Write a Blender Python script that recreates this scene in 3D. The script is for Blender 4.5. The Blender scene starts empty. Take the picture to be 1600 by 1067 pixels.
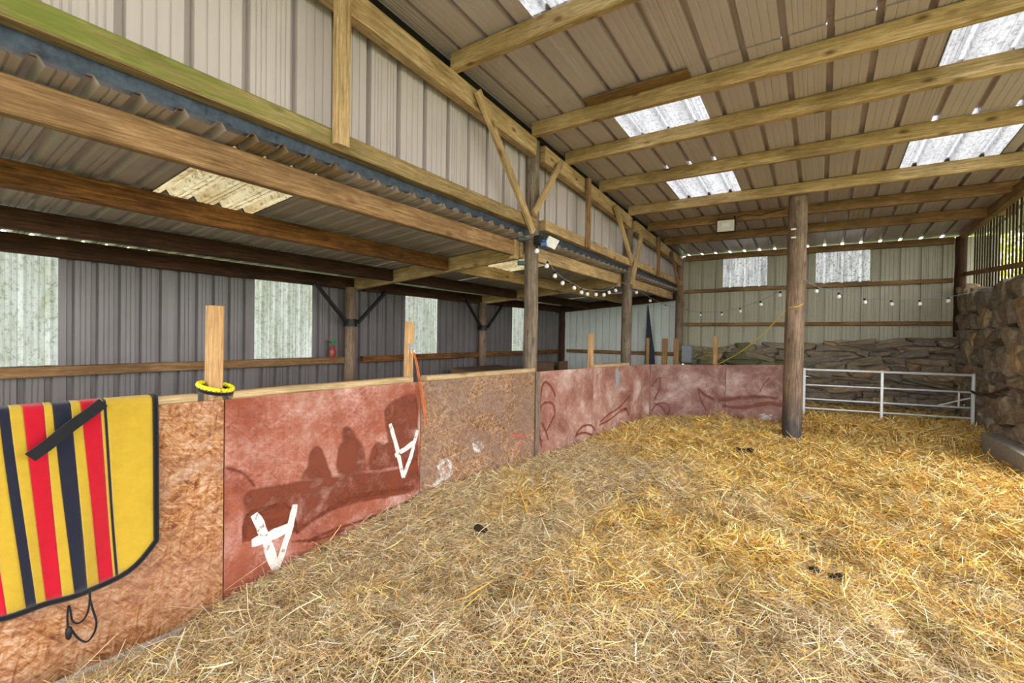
import bpy, math, random
import numpy as np
from mathutils import Vector, Matrix
random.seed(7); rng = np.random.default_rng(11)
scene = bpy.context.scene
COL = scene.collection
R = math.radians

# ------------------------------------------------------------------ camera
CAM = Vector((0, 0, 1.6)); FPX = 710.0
CAM_ROT = Matrix.Rotation(R(34.3), 3, 'Z') @ Matrix.Rotation(R(90 - 0.6), 3, 'X') @ Matrix.Rotation(R(0.8), 3, 'Z')
cd = bpy.data.cameras.new('camera'); cam = bpy.data.objects.new('camera', cd); COL.objects.link(cam)
cam.matrix_world = Matrix.Translation(CAM) @ CAM_ROT.to_4x4()
cd.sensor_fit = 'HORIZONTAL'; cd.sensor_width = 36.0; cd.lens = FPX / 1600 * 36.0; cd.clip_start = 0.05; cd.clip_end = 300
scene.camera = cam
# ------------------------------------------------------------------ daylight: even overcast sky
w = bpy.data.worlds.new('overcast_sky'); scene.world = w; w.use_nodes = True
bg = w.node_tree.nodes['Background']; bg.inputs[0].default_value = (1.0, 0.975, 0.94, 1); bg.inputs[1].default_value = 1.0
# ------------------------------------------------------------------ exposure
vs = scene.view_settings; vs.view_transform = 'Standard'; vs.look = 'None'; vs.gamma = 1.0; vs.use_curve_mapping = False
vs.exposure = 2.6
scene.cycles.max_bounces = 10; scene.cycles.diffuse_bounces = 6; scene.cycles.transmission_bounces = 8; scene.cycles.transparent_max_bounces = 12

# ------------------------------------------------------------------ measuring helpers
def ray(px, py):
    d = CAM_ROT @ Vector(((px - 800) / FPX, (533.5 - py) / FPX, -1.0)); return d
def on_plane(px, py, p, n):
    d = ray(px, py); n = Vector(n); t = (Vector(p) - CAM).dot(n) / d.dot(n); return CAM + d * t
def at_x(px, py, X): return on_plane(px, py, (X, 0, 0), (1, 0, 0))
def at_y(px, py, Y): return on_plane(px, py, (0, Y, 0), (0, 1, 0))

# ------------------------------------------------------------------ mesh helpers
def link(o, parent=None):
    COL.objects.link(o)
    if parent is not None: o.parent = parent
    return o
def tag(o, label=None, cat=None, group=None, kind=None):
    if label: o['label'] = label
    if cat: o['category'] = cat
    if group: o['group'] = group
    if kind: o['kind'] = kind
    return o
def empty(name, loc=(0, 0, 0)):
    o = bpy.data.objects.new(name, None); o.empty_display_size = .1; o.location = loc; return link(o)
def as_child(o, parent):
    o.parent = parent
    o.matrix_parent_inverse = Matrix.Translation(parent.location).inverted()
class MB:
    def __init__(s): s.v = []; s.f = []; s.uv = []; s.mi = []; s.sm = []
    def add(s, vs, fs, uvs=None, mi=0, smooth=False):
        b = len(s.v); s.v += [tuple(v) for v in vs]
        for i, f in enumerate(fs):
            s.f.append([b + k for k in f]); s.mi.append(mi); s.sm.append(smooth)
            s.uv.append(uvs[i] if uvs else [(vs[k][0] + vs[k][1] * .37, vs[k][2] + vs[k][1] * .61) for k in f])
        return s
    def prism(s, prof, p0, p1, up=(0, 0, 1), segs=1, jit=0, smooth=False, scale1=1.0, mi=0, caps=True):
        """profile (list of (a,b): a sideways, b up) swept p0->p1; u runs along, v around"""
        p0 = Vector(p0); p1 = Vector(p1); d = p1 - p0; L = d.length; d.normalize(); up = Vector(up)
        if abs(d.dot(up)) > .98: up = Vector((0, 1, 0))
        side = d.cross(up).normalized(); up2 = side.cross(d).normalized(); n = len(prof)
        per = [0]
        for i in range(n):
            a = prof[i]; b = prof[(i + 1) % n]; per.append(per[-1] + math.hypot(a[0] - b[0], a[1] - b[1]))
        vs = []
        for k in range(segs + 1):
            t = k / segs; sc = 1 + (scale1 - 1) * t
            jx = random.uniform(-jit, jit); jy = random.uniform(-jit, jit)
            for a, b in prof:
                ja = random.uniform(-jit, jit) * .5
                vs.append(p0 + d * (L * t) + side * (a * sc + jx + ja) + up2 * (b * sc + jy + ja))
        fs = []; uvs = []
        for k in range(segs):
            for i in range(n):
                j = (i + 1) % n
                fs.append((k * n + i, k * n + j, (k + 1) * n + j, (k + 1) * n + i))
                u0 = L * k / segs; u1 = L * (k + 1) / segs
                uvs.append([(u0, per[i]), (u0, per[i + 1]), (u1, per[i + 1]), (u1, per[i])])
        s.add(vs, fs, uvs, mi, smooth)
        if caps:
            for k, rev in ((0, True), (segs, False)):
                ring = [vs[k * n + i] for i in range(n)]
                idx = list(range(n)); 
                if rev: idx.reverse()
                s.add(ring, [idx], [[(prof[i][0] * .3 + .13, prof[i][1] * .3) for i in idx]], mi, False)
        return s
    def beam(s, p0, p1, w, h, ch=.006, **kw):
        a = w / 2; b = h / 2; c = min(ch, a * .4, b * .4)
        prof = [(-a + c, -b), (a - c, -b), (a, -b + c), (a, b - c), (a - c, b), (-a + c, b), (-a, b - c), (-a, -b + c)]
        return s.prism(prof, p0, p1, **kw)
    def rod(s, p0, p1, r, n=10, **kw):
        prof = [(r * math.cos(2 * math.pi * i / n), r * math.sin(2 * math.pi * i / n)) for i in range(n)]
        kw.setdefault('smooth', True); return s.prism(prof, p0, p1, **kw)
    def box(s, c, size, rz=0, ch=.004, **kw):
        c = Vector(c); l = size[0]; dv = Vector((math.cos(rz), math.sin(rz), 0)) * (l / 2)
        return s.beam(c - dv, c + dv, size[1], size[2], ch, **kw)
    def tube(s, pts, r, n=6, closed=False, mi=0):
        pts = [Vector(p) for p in pts]; m = len(pts); vs = []; L = 0
        prevup = Vector((0, 0, 1))
        for k in range(m):
            a = pts[(k - 1) % m] if closed or k > 0 else pts[0]; b = pts[(k + 1) % m] if closed or k < m - 1 else pts[-1]
            d = (b - a).normalized(); up = prevup - d * prevup.dot(d)
            if up.length < .05: up = Vector((1, 0, 0)) - d * d.x
            up.normalize(); prevup = up; sd_ = d.cross(up)
            rr = r[k] if isinstance(r, (list, tuple)) else r
            for i in range(n):
                t = 2 * math.pi * i / n; vs.append(pts[k] + sd_ * (rr * math.cos(t)) + up * (rr * math.sin(t)))
        fs = []; uvs = []
        for k in range(m if closed else m - 1):
            k2 = (k + 1) % m
            for i in range(n):
                j = (i + 1) % n; fs.append((k * n + i, k * n + j, k2 * n + j, k2 * n + i))
                uvs.append([(k * .05, i / n * .1), (k * .05, (i + 1) / n * .1), (k * .05 + .05, (i + 1) / n * .1), (k * .05 + .05, i / n * .1)])
        s.add(vs, fs, uvs, mi, True)
        if not closed:
            s.add(vs[:n], [list(range(n))[::-1]], None, mi); s.add(vs[-n:], [list(range(n))], None, mi)
        return s
    def lathe(s, prof, c, axis=(0, 0, 1), n=14, mi=0):
        c = Vector(c); q = Vector((0, 0, 1)).rotation_difference(Vector(axis)); vs = []
        for r, z in prof:
            for i in range(n):
                t = 2 * math.pi * i / n; vs.append(c + q @ Vector((r * math.cos(t), r * math.sin(t), z)))
        fs = [(k * n + i, k * n + (i + 1) % n, (k + 1) * n + (i + 1) % n, (k + 1) * n + i) for k in range(len(prof) - 1) for i in range(n)]
        s.add(vs, fs, None, mi, True)
        s.add(vs[:n], [list(range(n))[::-1]], None, mi); s.add(vs[-n:], [list(range(n))], None, mi)
        return s
    def data(s, name, mats):
        me = bpy.data.meshes.new(name); me.from_pydata(s.v, [], s.f)
        for m in (mats if isinstance(mats, (list, tuple)) else [mats]): me.materials.append(m)
        uvl = me.uv_layers.new(name='UVMap')
        uvl.data.foreach_set('uv', np.array([c for f in s.uv for c in f], dtype=np.float32).ravel())
        me.polygons.foreach_set('material_index', s.mi); me.polygons.foreach_set('use_smooth', s.sm); me.update(); return me
    def build(s, name, mats, parent=None, loc=None):
        """loc: the thing's own origin; vertices are given in world space"""
        me = s.data(name, mats); o = bpy.data.objects.new(name, me); link(o)
        if loc is None:
            a = np.array(s.v); loc = Vector(((a[:, 0].min() + a[:, 0].max()) / 2, (a[:, 1].min() + a[:, 1].max()) / 2, a[:, 2].min()))
        loc = Vector(loc); me.transform(Matrix.Translation(-loc)); o.location = loc
        if parent is not None:
            o.parent = parent; base = Vector((0, 0, 0)); p = parent
            while p is not None: base += p.location; p = p.parent
            o.location = loc - base
        return o

# ------------------------------------------------------------------ materials
def newmat(name):
    m = bpy.data.materials.new(name); m.use_nodes = True; nt = m.node_tree; nt.nodes.clear()
    out = nt.nodes.new('ShaderNodeOutputMaterial'); return m, nt, out
def N(nt, t, **kw):
    n = nt.nodes.new(t)
    for k, v in kw.items():
        if k == 'inp':
            for i, val in v.items(): n.inputs[i].default_value = val
        else: setattr(n, k, v)
    return n
def uvn(nt, scale, rand=True, coord='UV'):
    tc = N(nt, 'ShaderNodeTexCoord'); mp = N(nt, 'ShaderNodeMapping'); mp.inputs['Scale'].default_value = scale
    src = tc.outputs[coord]
    if rand:
        oi = N(nt, 'ShaderNodeObjectInfo'); ml = N(nt, 'ShaderNodeMath', operation='MULTIPLY'); ml.inputs[1].default_value = 37.0
        nt.links.new(oi.outputs['Random'], ml.inputs[0]); ad = N(nt, 'ShaderNodeVectorMath', operation='ADD')
        nt.links.new(src, ad.inputs[0]); nt.links.new(ml.outputs[0], ad.inputs[1]); src = ad.outputs[0]
    nt.links.new(src, mp.inputs['Vector']); return mp.outputs[0]
def noise(nt, vec, scale=1, detail=6, rough=.6, dist=0):
    n = N(nt, 'ShaderNodeTexNoise'); n.inputs['Scale'].default_value = scale; n.inputs['Detail'].default_value = detail
    n.inputs['Roughness'].default_value = rough; n.inputs['Distortion'].default_value = dist
    if vec is not None: nt.links.new(vec, n.inputs['Vector'])
    return n.outputs['Fac']
def ramp(nt, fac, stops, interp='LINEAR'):
    r = N(nt, 'ShaderNodeValToRGB'); cr = r.color_ramp; cr.interpolation = interp
    while len(cr.elements) < len(stops): cr.elements.new(.5)
    for e, (p, c) in zip(cr.elements, stops):
        e.position = p; e.color = (c[0], c[1], c[2], 1) if not isinstance(c, (int, float)) else (c, c, c, 1)
    nt.links.new(fac, r.inputs[0]); return r.outputs[0]
def mix(nt, fac, a, b, mode='MIX'):
    m = N(nt, 'ShaderNodeMix', data_type='RGBA', blend_type=mode)
    for i, v in ((0, fac), (6, a), (7, b)):
        if isinstance(v, bpy.types.NodeSocket): nt.links.new(v, m.inputs[i])
        elif isinstance(v, (int, float)): m.inputs[i].default_value = v
        else: m.inputs[i].default_value = (v[0], v[1], v[2], 1)
    return m.outputs[2]
def finish(nt, out, col, rough=.7, bump=None, bstr=.3, bdist=.01, metal=0, spec=.4):
    p = N(nt, 'ShaderNodeBsdfPrincipled'); p.inputs['Metallic'].default_value = metal; p.inputs['Specular IOR Level'].default_value = spec
    if isinstance(col, bpy.types.NodeSocket): nt.links.new(col, p.inputs['Base Color'])
    else: p.inputs['Base Color'].default_value = (*col, 1)
    if isinstance(rough, bpy.types.NodeSocket): nt.links.new(rough, p.inputs['Roughness'])
    else: p.inputs['Roughness'].default_value = rough
    if bump is not None:
        b = N(nt, 'ShaderNodeBump'); b.inputs['Strength'].default_value = bstr; b.inputs['Distance'].default_value = bdist
        nt.links.new(bump, b.inputs['Height']); nt.links.new(b.outputs[0], p.inputs['Normal'])
    nt.links.new(p.outputs[0], out.inputs[0]); return p
def wood(name, dark, mid, light, knots=.5, moss=0, cracks=0):
    m, nt, out = newmat(name)
    g = noise(nt, uvn(nt, (2.2, 42, 1)), 1.3, 9, .66, .9); big = noise(nt, uvn(nt, (1.1, 4, 1)), 1.2, 4, .6)
    c = ramp(nt, g, [(.36, dark), (.5, mid), (.64, light)])
    c = mix(nt, ramp(nt, big, [(.35, .0), (.7, .45)]), c, mid)
    fg = noise(nt, uvn(nt, (7, 170, 1)), 1, 4, .7, .3); c = mix(nt, ramp(nt, fg, [(.38, .55), (.56, 0)]), c, [x * .55 for x in dark])
    pt = noise(nt, uvn(nt, (.8, 1.5, 1)), 2.0, 5, .65); c = mix(nt, ramp(nt, pt, [(.42, .0), (.66, .6)]), c, [x * .45 for x in dark])
    vo = N(nt, 'ShaderNodeTexVoronoi'); vo.inputs['Scale'].default_value = 1; nt.links.new(uvn(nt, (3.2, 7, 1)), vo.inputs['Vector'])
    kn = ramp(nt, vo.outputs['Distance'], [(.06, knots), (.2, 0)]); c = mix(nt, kn, c, (dark[0] * .4, dark[1] * .3, dark[2] * .25))
    if cracks:
        cr = noise(nt, uvn(nt, (2.2, 45, 1)), 1, 6, .7, 1.2); c = mix(nt, ramp(nt, cr, [(.6, 0), (.68, cracks)]), c, (.02, .015, .012))
    if moss:
        mo = noise(nt, uvn(nt, (.9, 6, 1), False), 1.3, 5, .6); c = mix(nt, ramp(nt, mo, [(.38, 0), (.58, moss)]), c, (.16, .22, .03))
    finish(nt, out, c, .75, g, .35, .006, 0, .25); return m
M = {}
M['pine'] = wood('treated_pine', (.34, .205, .08), (.58, .40, .19), (.76, .59, .35), knots=.9)
M['pine_brown'] = wood('brown_pine', (.19, .10, .04), (.34, .195, .085), (.48, .31, .155))
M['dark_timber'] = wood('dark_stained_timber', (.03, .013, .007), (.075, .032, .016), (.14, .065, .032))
M['amber_timber'] = wood('amber_timber', (.07, .025, .008), (.26, .11, .03), (.46, .23, .07))
M['mossy'] = wood('mossy_pine', (.2, .13, .05), (.36, .25, .11), (.5, .37, .19), moss=.0)
M['pole'] = wood('weathered_pole', (.10, .075, .055), (.23, .175, .125), (.36, .29, .22), knots=.7, cracks=.8)
M['pole_brown'] = wood('brown_pole', (.14, .092, .062), (.29, .20, .14), (.44, .33, .25), knots=.6, cracks=.8)
M['stake'] = wood('fresh_stake', (.40, .22, .09), (.55, .33, .15), (.66, .43, .22), knots=.3)
M['cap'] = wood('pale_cap_rail', (.40, .27, .13), (.55, .40, .22), (.66, .52, .33), knots=.5)
M['slat'] = wood('slat_timber', (.05, .038, .02), (.09, .07, .035), (.14, .11, .06))
# moss: a green growth on the rail towards the open end (its own patch, by length)
def moss_on(mname, u0, u1, col=(.13, .20, .02), vmin=.112, amt=.75):
    nt = M[mname].node_tree; p = [n for n in nt.nodes if n.type == 'BSDF_PRINCIPLED'][0]; src = p.inputs['Base Color'].links[0].from_socket
    tc = N(nt, 'ShaderNodeTexCoord'); sp = N(nt, 'ShaderNodeSeparateXYZ'); nt.links.new(tc.outputs['UV'], sp.inputs[0])
    mr = N(nt, 'ShaderNodeMapRange'); mr.inputs[1].default_value = u0; mr.inputs[2].default_value = u1; mr.inputs[3].default_value = amt; mr.inputs[4].default_value = 0
    nt.links.new(sp.outputs[0], mr.inputs[0]); nz = ramp(nt, noise(nt, uvn(nt, (2, 9, 1), False), 1.5, 6, .65), [(.3, .25), (.55, 1)])
    gt = N(nt, 'ShaderNodeMath', operation='GREATER_THAN'); gt.inputs[1].default_value = vmin; nt.links.new(sp.outputs[1], gt.inputs[0]); nz = mix(nt, 1, nz, gt.outputs[0], 'MULTIPLY'); f = mix(nt, 1, mr.outputs[0], nz, 'MULTIPLY'); nt.links.new(mix(nt, f, src, col), p.inputs['Base Color'])
moss_on('mossy', 1.0, 2.9)
M['pole_dark_foot'] = wood('pole_with_dark_foot', (.14, .092, .062), (.29, .20, .14), (.44, .33, .25), knots=.6, cracks=.8)
moss_on('pole_dark_foot', .45, .85, (.045, .045, .05), -9, .95)

def metal_sheet(name, base, dirt, rough=.38, dirtamt=.5, spec=.5):
    m, nt, out = newmat(name)
    st = noise(nt, uvn(nt, (14, .7, 1)), 1, 6, .65); bl = noise(nt, uvn(nt, (1.2, 1.0, 1)), 1.3, 5, .6)
    c = mix(nt, ramp(nt, st, [(.4, 0), (.8, dirtamt * .7)]), base, dirt)
    c = mix(nt, ramp(nt, bl, [(.45, 0), (.8, dirtamt * .8)]), c, [x * .7 for x in dirt])
    finish(nt, out, c, rough, st, .12, .003, .0, spec); return m
M['roof_sheet'] = metal_sheet('beige_roof_sheet', (.54, .46, .485), (.41, .335, .33), .33, .3)
M['wall_sheet'] = metal_sheet('cream_wall_sheet', (.55, .49, .475), (.39, .335, .31), .30, .35)
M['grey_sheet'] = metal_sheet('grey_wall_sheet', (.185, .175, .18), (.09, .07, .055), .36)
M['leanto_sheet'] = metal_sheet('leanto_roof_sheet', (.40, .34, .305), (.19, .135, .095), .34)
M['rust_sheet'] = metal_sheet('stained_sheet', (.27, .19, .11), (.15, .09, .04), .5)
M['green_sheet'] = metal_sheet('olive_wall_sheet', (.41, .40, .30), (.28, .27, .18), .4)
M['pale_sheet'] = metal_sheet('pale_wall_sheet', (.74, .79, .77), (.52, .56, .51), .4, .35)
def translucent(name, base, grime, amt, speck, diff=.35):
    m, nt, out = newmat(name)
    a = noise(nt, uvn(nt, (9, 1.6, 1)), 1, 7, .7, .4); b = noise(nt, uvn(nt, (38, 22, 1)), 1, 5, .75)
    c = mix(nt, ramp(nt, a, [(.42, 0), (.68, amt)]), base, grime)
    c = mix(nt, ramp(nt, b, [(.5, 0), (.62, speck)]), c, [x * .55 for x in grime])
    t = N(nt, 'ShaderNodeBsdfTranslucent'); d = N(nt, 'ShaderNodeBsdfDiffuse'); mx = N(nt, 'ShaderNodeMixShader'); mx.inputs[0].default_value = diff
    nt.links.new(c, t.inputs[0]); nt.links.new(c, d.inputs[0]); nt.links.new(t.outputs[0], mx.inputs[1]); nt.links.new(d.outputs[0], mx.inputs[2])
    nt.links.new(mx.outputs[0], out.inputs[0]); return m
M['skylight'] = translucent('white_skylight', (.30, .31, .33), (.14, .14, .15), .5, .6)
M['back_light'] = translucent('speckled_skylight', (.38, .39, .43), (.10, .10, .11), .7, .8)
M['yellow_light'] = translucent('yellowed_skylight', (.42, .38, .25), (.20, .13, .03), .75, .8)
M['mossy_light'] = translucent('mossy_wall_light', (.33, .36, .36), (.12, .13, .045), .55, .5)

def flat(name, col, rough=.6, metal=0, spec=.4, var=.12, bumpscale=0):
    m, nt, out = newmat(name); tc = N(nt, 'ShaderNodeTexCoord'); n = noise(nt, tc.outputs['Object'], 18, 5, .65)
    c = mix(nt, ramp(nt, n, [(.3, 0), (.75, 1)]), [x * (1 - var) for x in col], [min(1, x * (1 + var)) for x in col])
    finish(nt, out, c, rough, n if bumpscale else None, .3, bumpscale or .001, metal, spec); return m
M['galv'] = flat('galvanised_steel', (.66, .70, .75), .36, .3)
M['blue_steel'] = flat('blue_grey_flashing', (.055, .075, .10), .42, .4, var=.55)
M['black_steel'] = flat('black_steel', (.012, .012, .012), .5, .2)
M['green_steel'] = flat('dark_green_bracket', (.01, .045, .04), .5)
M['concrete'] = flat('concrete', (.36, .34, .31), .9, bumpscale=.01, var=.25)
M['ground'] = flat('outside_ground', (.16, .20, .08), .95, var=.3)
M['leaf'] = flat('hedge_leaf', (.50, .52, .05), .8, var=.4)
M['white_plastic'] = flat('white_plastic', (.78, .78, .76), .4)
M['grey_box'] = flat('grey_enclosure', (.28, .31, .34), .5)
M['blue_plastic'] = flat('blue_plastic', (.04, .12, .32), .4)
M['lamp_glass'] = flat('lamp_glass', (.72, .70, .62), .12, spec=.8)
M['bulb'] = flat('bulb_glass', (.85, .86, .88), .08, spec=.9)
M['black_rubber'] = flat('black_rubber', (.01, .01, .012), .6)
M['yellow_hose'] = flat('yellow_cord', (.75, .58, .04), .5)
M['rope_yellow'] = flat('yellow_rope', (.72, .68, .02), .7)
M['twine'] = flat('orange_twine', (.62, .16, .04), .8)
M['rust_chain'] = flat('rusty_chain', (.13, .05, .03), .8, .2)
M['red_liquid'] = flat('red_spray_bottle', (.28, .05, .035), .3)
M['green_plastic'] = flat('green_trigger', (.03, .22, .08), .4)
M['red_plastic'] = flat('red_nozzle', (.45, .04, .02), .4)
M['cardboard'] = flat('brown_board', (.16, .10, .06), .85)
M['dark_cloth'] = flat('dark_blue_sheet', (.02, .035, .05), .7)
M['dung'] = flat('dark_dung', (.022, .014, .009), .9, var=.5, bumpscale=.02)
def fabric(name, col):
    m, nt, out = newmat(name); tc = N(nt, 'ShaderNodeTexCoord'); n = noise(nt, tc.outputs['Object'], 260, 4, .7); n2 = noise(nt, tc.outputs['Object'], 22, 5, .6)
    c = mix(nt, ramp(nt, n2, [(.35, 0), (.75, .45)]), col, [x * .72 for x in col])
    p = finish(nt, out, c, .95, n, .6, .006, 0, .1); p.inputs['Sheen Weight'].default_value = .25; return m
M['fleece_yellow'] = fabric('yellow_fleece', (.50, .335, .03)); M['fleece_red'] = fabric('red_fleece', (.48, .006, .022))
M['fleece_navy'] = fabric('navy_fleece', (.014, .016, .032)); M['binding'] = fabric('black_binding', (.008, .008, .01)); M['webbing'] = fabric('black_webbing', (.014, .015, .018))

def board_mat(name, cols, chip=1.0, wash=None, washamt=.6, ang=.35, freq=(11, 66), white=.5):
    m, nt, out = newmat(name); src = uvn(nt, (1, 1, 1)); lay = []
    for k, (a, f) in enumerate(((ang, 1.0), (ang - .75, .8), (ang + .6, 1.25), (ang + 1.5, .9))):
        mp = N(nt, 'ShaderNodeMapping'); mp.inputs['Rotation'].default_value = (0, 0, a); nt.links.new(src, mp.inputs[0])
        sc = N(nt, 'ShaderNodeMapping'); sc.inputs['Scale'].default_value = (freq[0] * f, freq[1] * f, 1); sc.inputs['Location'].default_value = (3.1 * k, 7.7 * k, k); nt.links.new(mp.outputs[0], sc.inputs[0])
        lay.append(noise(nt, sc.outputs[0], 1.0, 5, .6, .35))
    def mth(op, a, b):
        q = N(nt, 'ShaderNodeMath', operation=op)
        for i_, v_ in ((0, a), (1, b)):
            if isinstance(v_, bpy.types.NodeSocket): nt.links.new(v_, q.inputs[i_])
            else: q.inputs[i_].default_value = v_
        return q.outputs[0]
    hi = mth('MAXIMUM', lay[0], lay[1]); lo = mth('MINIMUM', lay[2], lay[3]); v = mth('ADD', mth('MULTIPLY', hi, .5), mth('MULTIPLY', lo, .5))
    big = noise(nt, src, 2.2, 6, .6, .3); v = mth('ADD', mth('MULTIPLY', v, chip), mth('MULTIPLY', big, 1 - chip))
    c = ramp(nt, v, [(.40, cols[0]), (.47, cols[1]), (.52, cols[2]), (.59, cols[3])])
    if wash:
        wn_ = noise(nt, src, 2.6, 9, .66, .6); c = mix(nt, ramp(nt, wn_, [(.40, 0), (.60, washamt)]), c, wash)
    sp = noise(nt, src, 4.5, 10, .78); c = mix(nt, ramp(nt, sp, [(.56, 0), (.70, white)]), c, (.50, .40, .36))
    finish(nt, out, c, .72, v, .35, .004, 0, .3); return m
M['osb_orange'] = board_mat('orange_chipboard', [(.10, .032, .012), (.30, .115, .036), (.42, .205, .085), (.56, .38, .26)], .95, (.29, .16, .11), .5, ang=.25)
M['osb_brown'] = board_mat('brown_chipboard', [(.05, .028, .018), (.20, .10, .045), (.34, .19, .095), (.50, .38, .30)], .9, (.19, .125, .10), .65, ang=.6)
M['red_board'] = board_mat('red_painted_board', [(.17, .045, .028), (.32, .12, .085), (.43, .215, .175), (.56, .38, .33)], .45, (.26, .062, .026), .75, ang=.2, white=.4)
M['pink_board'] = board_mat('faded_red_board', [(.17, .07, .05), (.33, .175, .14), (.47, .31, .265), (.62, .50, .45)], .45, (.26, .10, .07), .7, ang=1.25, white=.75)
M['plum_board'] = board_mat('dull_plum_board', [(.13, .06, .05), (.24, .13, .11), (.34, .205, .18), (.48, .36, .33)], .4, (.17, .075, .06), .7, ang=1.25, white=.5)
def paint(name, col, lo, hi, alpha=1.0, scale=9):
    m, nt, out = newmat(name); n = noise(nt, uvn(nt, (1, 1, 1)), scale, 7, .68, .4)
    f = ramp(nt, n, [(lo, 0), (hi, alpha)]); ea = N(nt, 'ShaderNodeAttribute', attribute_name='cover'); f = mix(nt, 1, f, ea.outputs['Color'], 'MULTIPLY'); tr = N(nt, 'ShaderNodeBsdfTransparent'); d = N(nt, 'ShaderNodeBsdfPrincipled'); d.inputs['Base Color'].default_value = (*col, 1); d.inputs['Roughness'].default_value = .55
    mx = N(nt, 'ShaderNodeMixShader'); nt.links.new(f, mx.inputs[0]); nt.links.new(tr.outputs[0], mx.inputs[1]); nt.links.new(d.outputs[0], mx.inputs[2]); nt.links.new(mx.outputs[0], out.inputs[0]); return m
M['white_paint'] = paint('white_paint', (.70, .66, .63), .33, .43, 1.0, 22)
M['white_smear'] = paint('white_smear', (.66, .62, .60), .40, .60, .85, 16)
M['brown_stain'] = paint('brown_stain', (.16, .026, .004), .26, .56, .95, 7)
M['brown_line'] = paint('brown_line', (.20, .036, .014), .15, .42, .95, 12)
M['pink_paint'] = paint('pink_paint', (.75, .13, .12), .3, .6, .8, 12)

def stone_mat():
    m, nt, out = newmat('field_stone'); tc = N(nt, 'ShaderNodeTexCoord'); oi = N(nt, 'ShaderNodeObjectInfo')
    base = ramp(nt, oi.outputs['Random'], [(0, (.24, .205, .17)), (.3, (.34, .275, .205)), (.55, (.44, .36, .26)), (.78, (.29, .265, .24)), (.95, (.56, .41, .24)), (1, (.42, .28, .16))])
    n = noise(nt, uvn(nt, (1, 1, 1), True, 'Object'), 2.2, 9, .7, .5); n2 = noise(nt, tc.outputs['Object'], 7, 6, .65)
    c = mix(nt, ramp(nt, n, [(.3, .75), (.62, 0)]), base, (.045, .04, .034)); c = mix(nt, ramp(nt, n2, [(.55, 0), (.75, .55)]), c, (.40, .36, .29))
    finish(nt, out, c, .9, n, .7, .03, 0, .2); return m
M['stone'] = stone_mat()
def moss_stone():
    m, nt, out = newmat('mossy_stone'); oi = N(nt, 'ShaderNodeObjectInfo')
    base = ramp(nt, oi.outputs['Random'], [(0, (.15, .135, .105)), (.5, (.24, .21, .155)), (.85, (.33, .27, .19)), (1, (.40, .29, .17))])
    n = noise(nt, uvn(nt, (1, 1, 1), True, 'Object'), 2.0, 9, .7, .5)
    c = mix(nt, ramp(nt, n, [(.4, 0), (.6, .75)]), base, (.11, .14, .03)); c = mix(nt, ramp(nt, n, [(.28, .7), (.42, 0)]), c, (.025, .022, .018))
    finish(nt, out, c, .92, n, .7, .03, 0, .2); return m
M['moss_stone'] = moss_stone()
def mortar():
    m, nt, out = newmat('rubble_mortar'); tc = N(nt, 'ShaderNodeTexCoord'); n = noise(nt, tc.outputs['Object'], 5, 9, .7); 
    finish(nt, out, ramp(nt, n, [(.3, (.14, .12, .10)), (.5, (.35, .30, .24)), (.7, (.52, .46, .39))]), .95, n, .8, .05); return m
M['mortar'] = mortar()
def straw_base():
    m, nt, out = newmat('packed_straw'); tc = N(nt, 'ShaderNodeTexCoord'); n = noise(nt, tc.outputs['Object'], 26, 8, .75, 1.0); n2 = noise(nt, tc.outputs['Object'], 2.2, 5, .6)
    c = ramp(nt, n, [(.3, (.06, .032, .01)), (.5, (.20, .115, .035)), (.72, (.42, .27, .10))]); c = mix(nt, ramp(nt, n2, [(.35, 0), (.7, .35)]), c, (.30, .25, .16))
    finish(nt, out, c, .95, n, .8, .03, 0, .15); return m
M['straw_base'] = straw_base()
def straw_mat():
    m, nt, out = newmat('loose_straw_stalks'); at = N(nt, 'ShaderNodeAttribute', attribute_name='tint')
    p = finish(nt, out, at.outputs['Color'], .62, spec=.35); return m
M['straw'] = straw_mat()

# ================================================================== SETTING
GX = -2.82                                   # sheeted wall between barn and lean-to
def roof_z(x, y): return 4.17 - .058 * y - .014 * x      # underside of the main roof sheets
def lean_z(x): return 2.69 + (x + 2.85) * .076           # underside of the lean-to roof sheets

def sheet_mesh(width, length, pitch, rib_h, rb, rt, minis=3, start=None, groove=.007):
    """box-profile sheet: u = across, v = along, ribs stand up in +z"""
    pts = []; gd_ = math.copysign(groove, rib_h); start = pitch / 2 if start is None else start
    centres = []; c = start
    while c + rb / 2 < width - 1e-6: centres.append(c); c += pitch
    def pan(a, b):
        k = minis; L = b - a
        pts.append((a, 0))
        if L > .1:
            for i in range(1, k + 1):
                m_ = a + L * i / (k + 1); pts.extend([(m_ - .0055, 0), (m_ - .003, gd_), (m_ + .003, gd_), (m_ + .0055, 0)])
        pts.append((b, 0))
    prev = 0.0
    for c in centres:
        if c - rb / 2 > prev + .001: pan(prev, c - rb / 2)
        pts.extend([(c - rb / 2 + .0005, 0), (c - rt / 2, rib_h), (c + rt / 2, rib_h), (c + rb / 2 - .0005, 0)]); prev = c + rb / 2
    if width - prev > .002: pan(prev, width)
    pts = [p for p in pts if p[0] <= width + 1e-6]
    mb = MB(); n = len(pts); vs = [(p[0], 0, p[1]) for p in pts] + [(p[0], length, p[1]) for p in pts]
    fs = [(i, i + 1, n + i + 1, n + i) for i in range(n - 1)]
    uvs = [[(vs[k][0], vs[k][1]) for k in f] for f in fs]
    return mb.add(vs, fs, uvs)
_sheet_cache = {}
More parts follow.
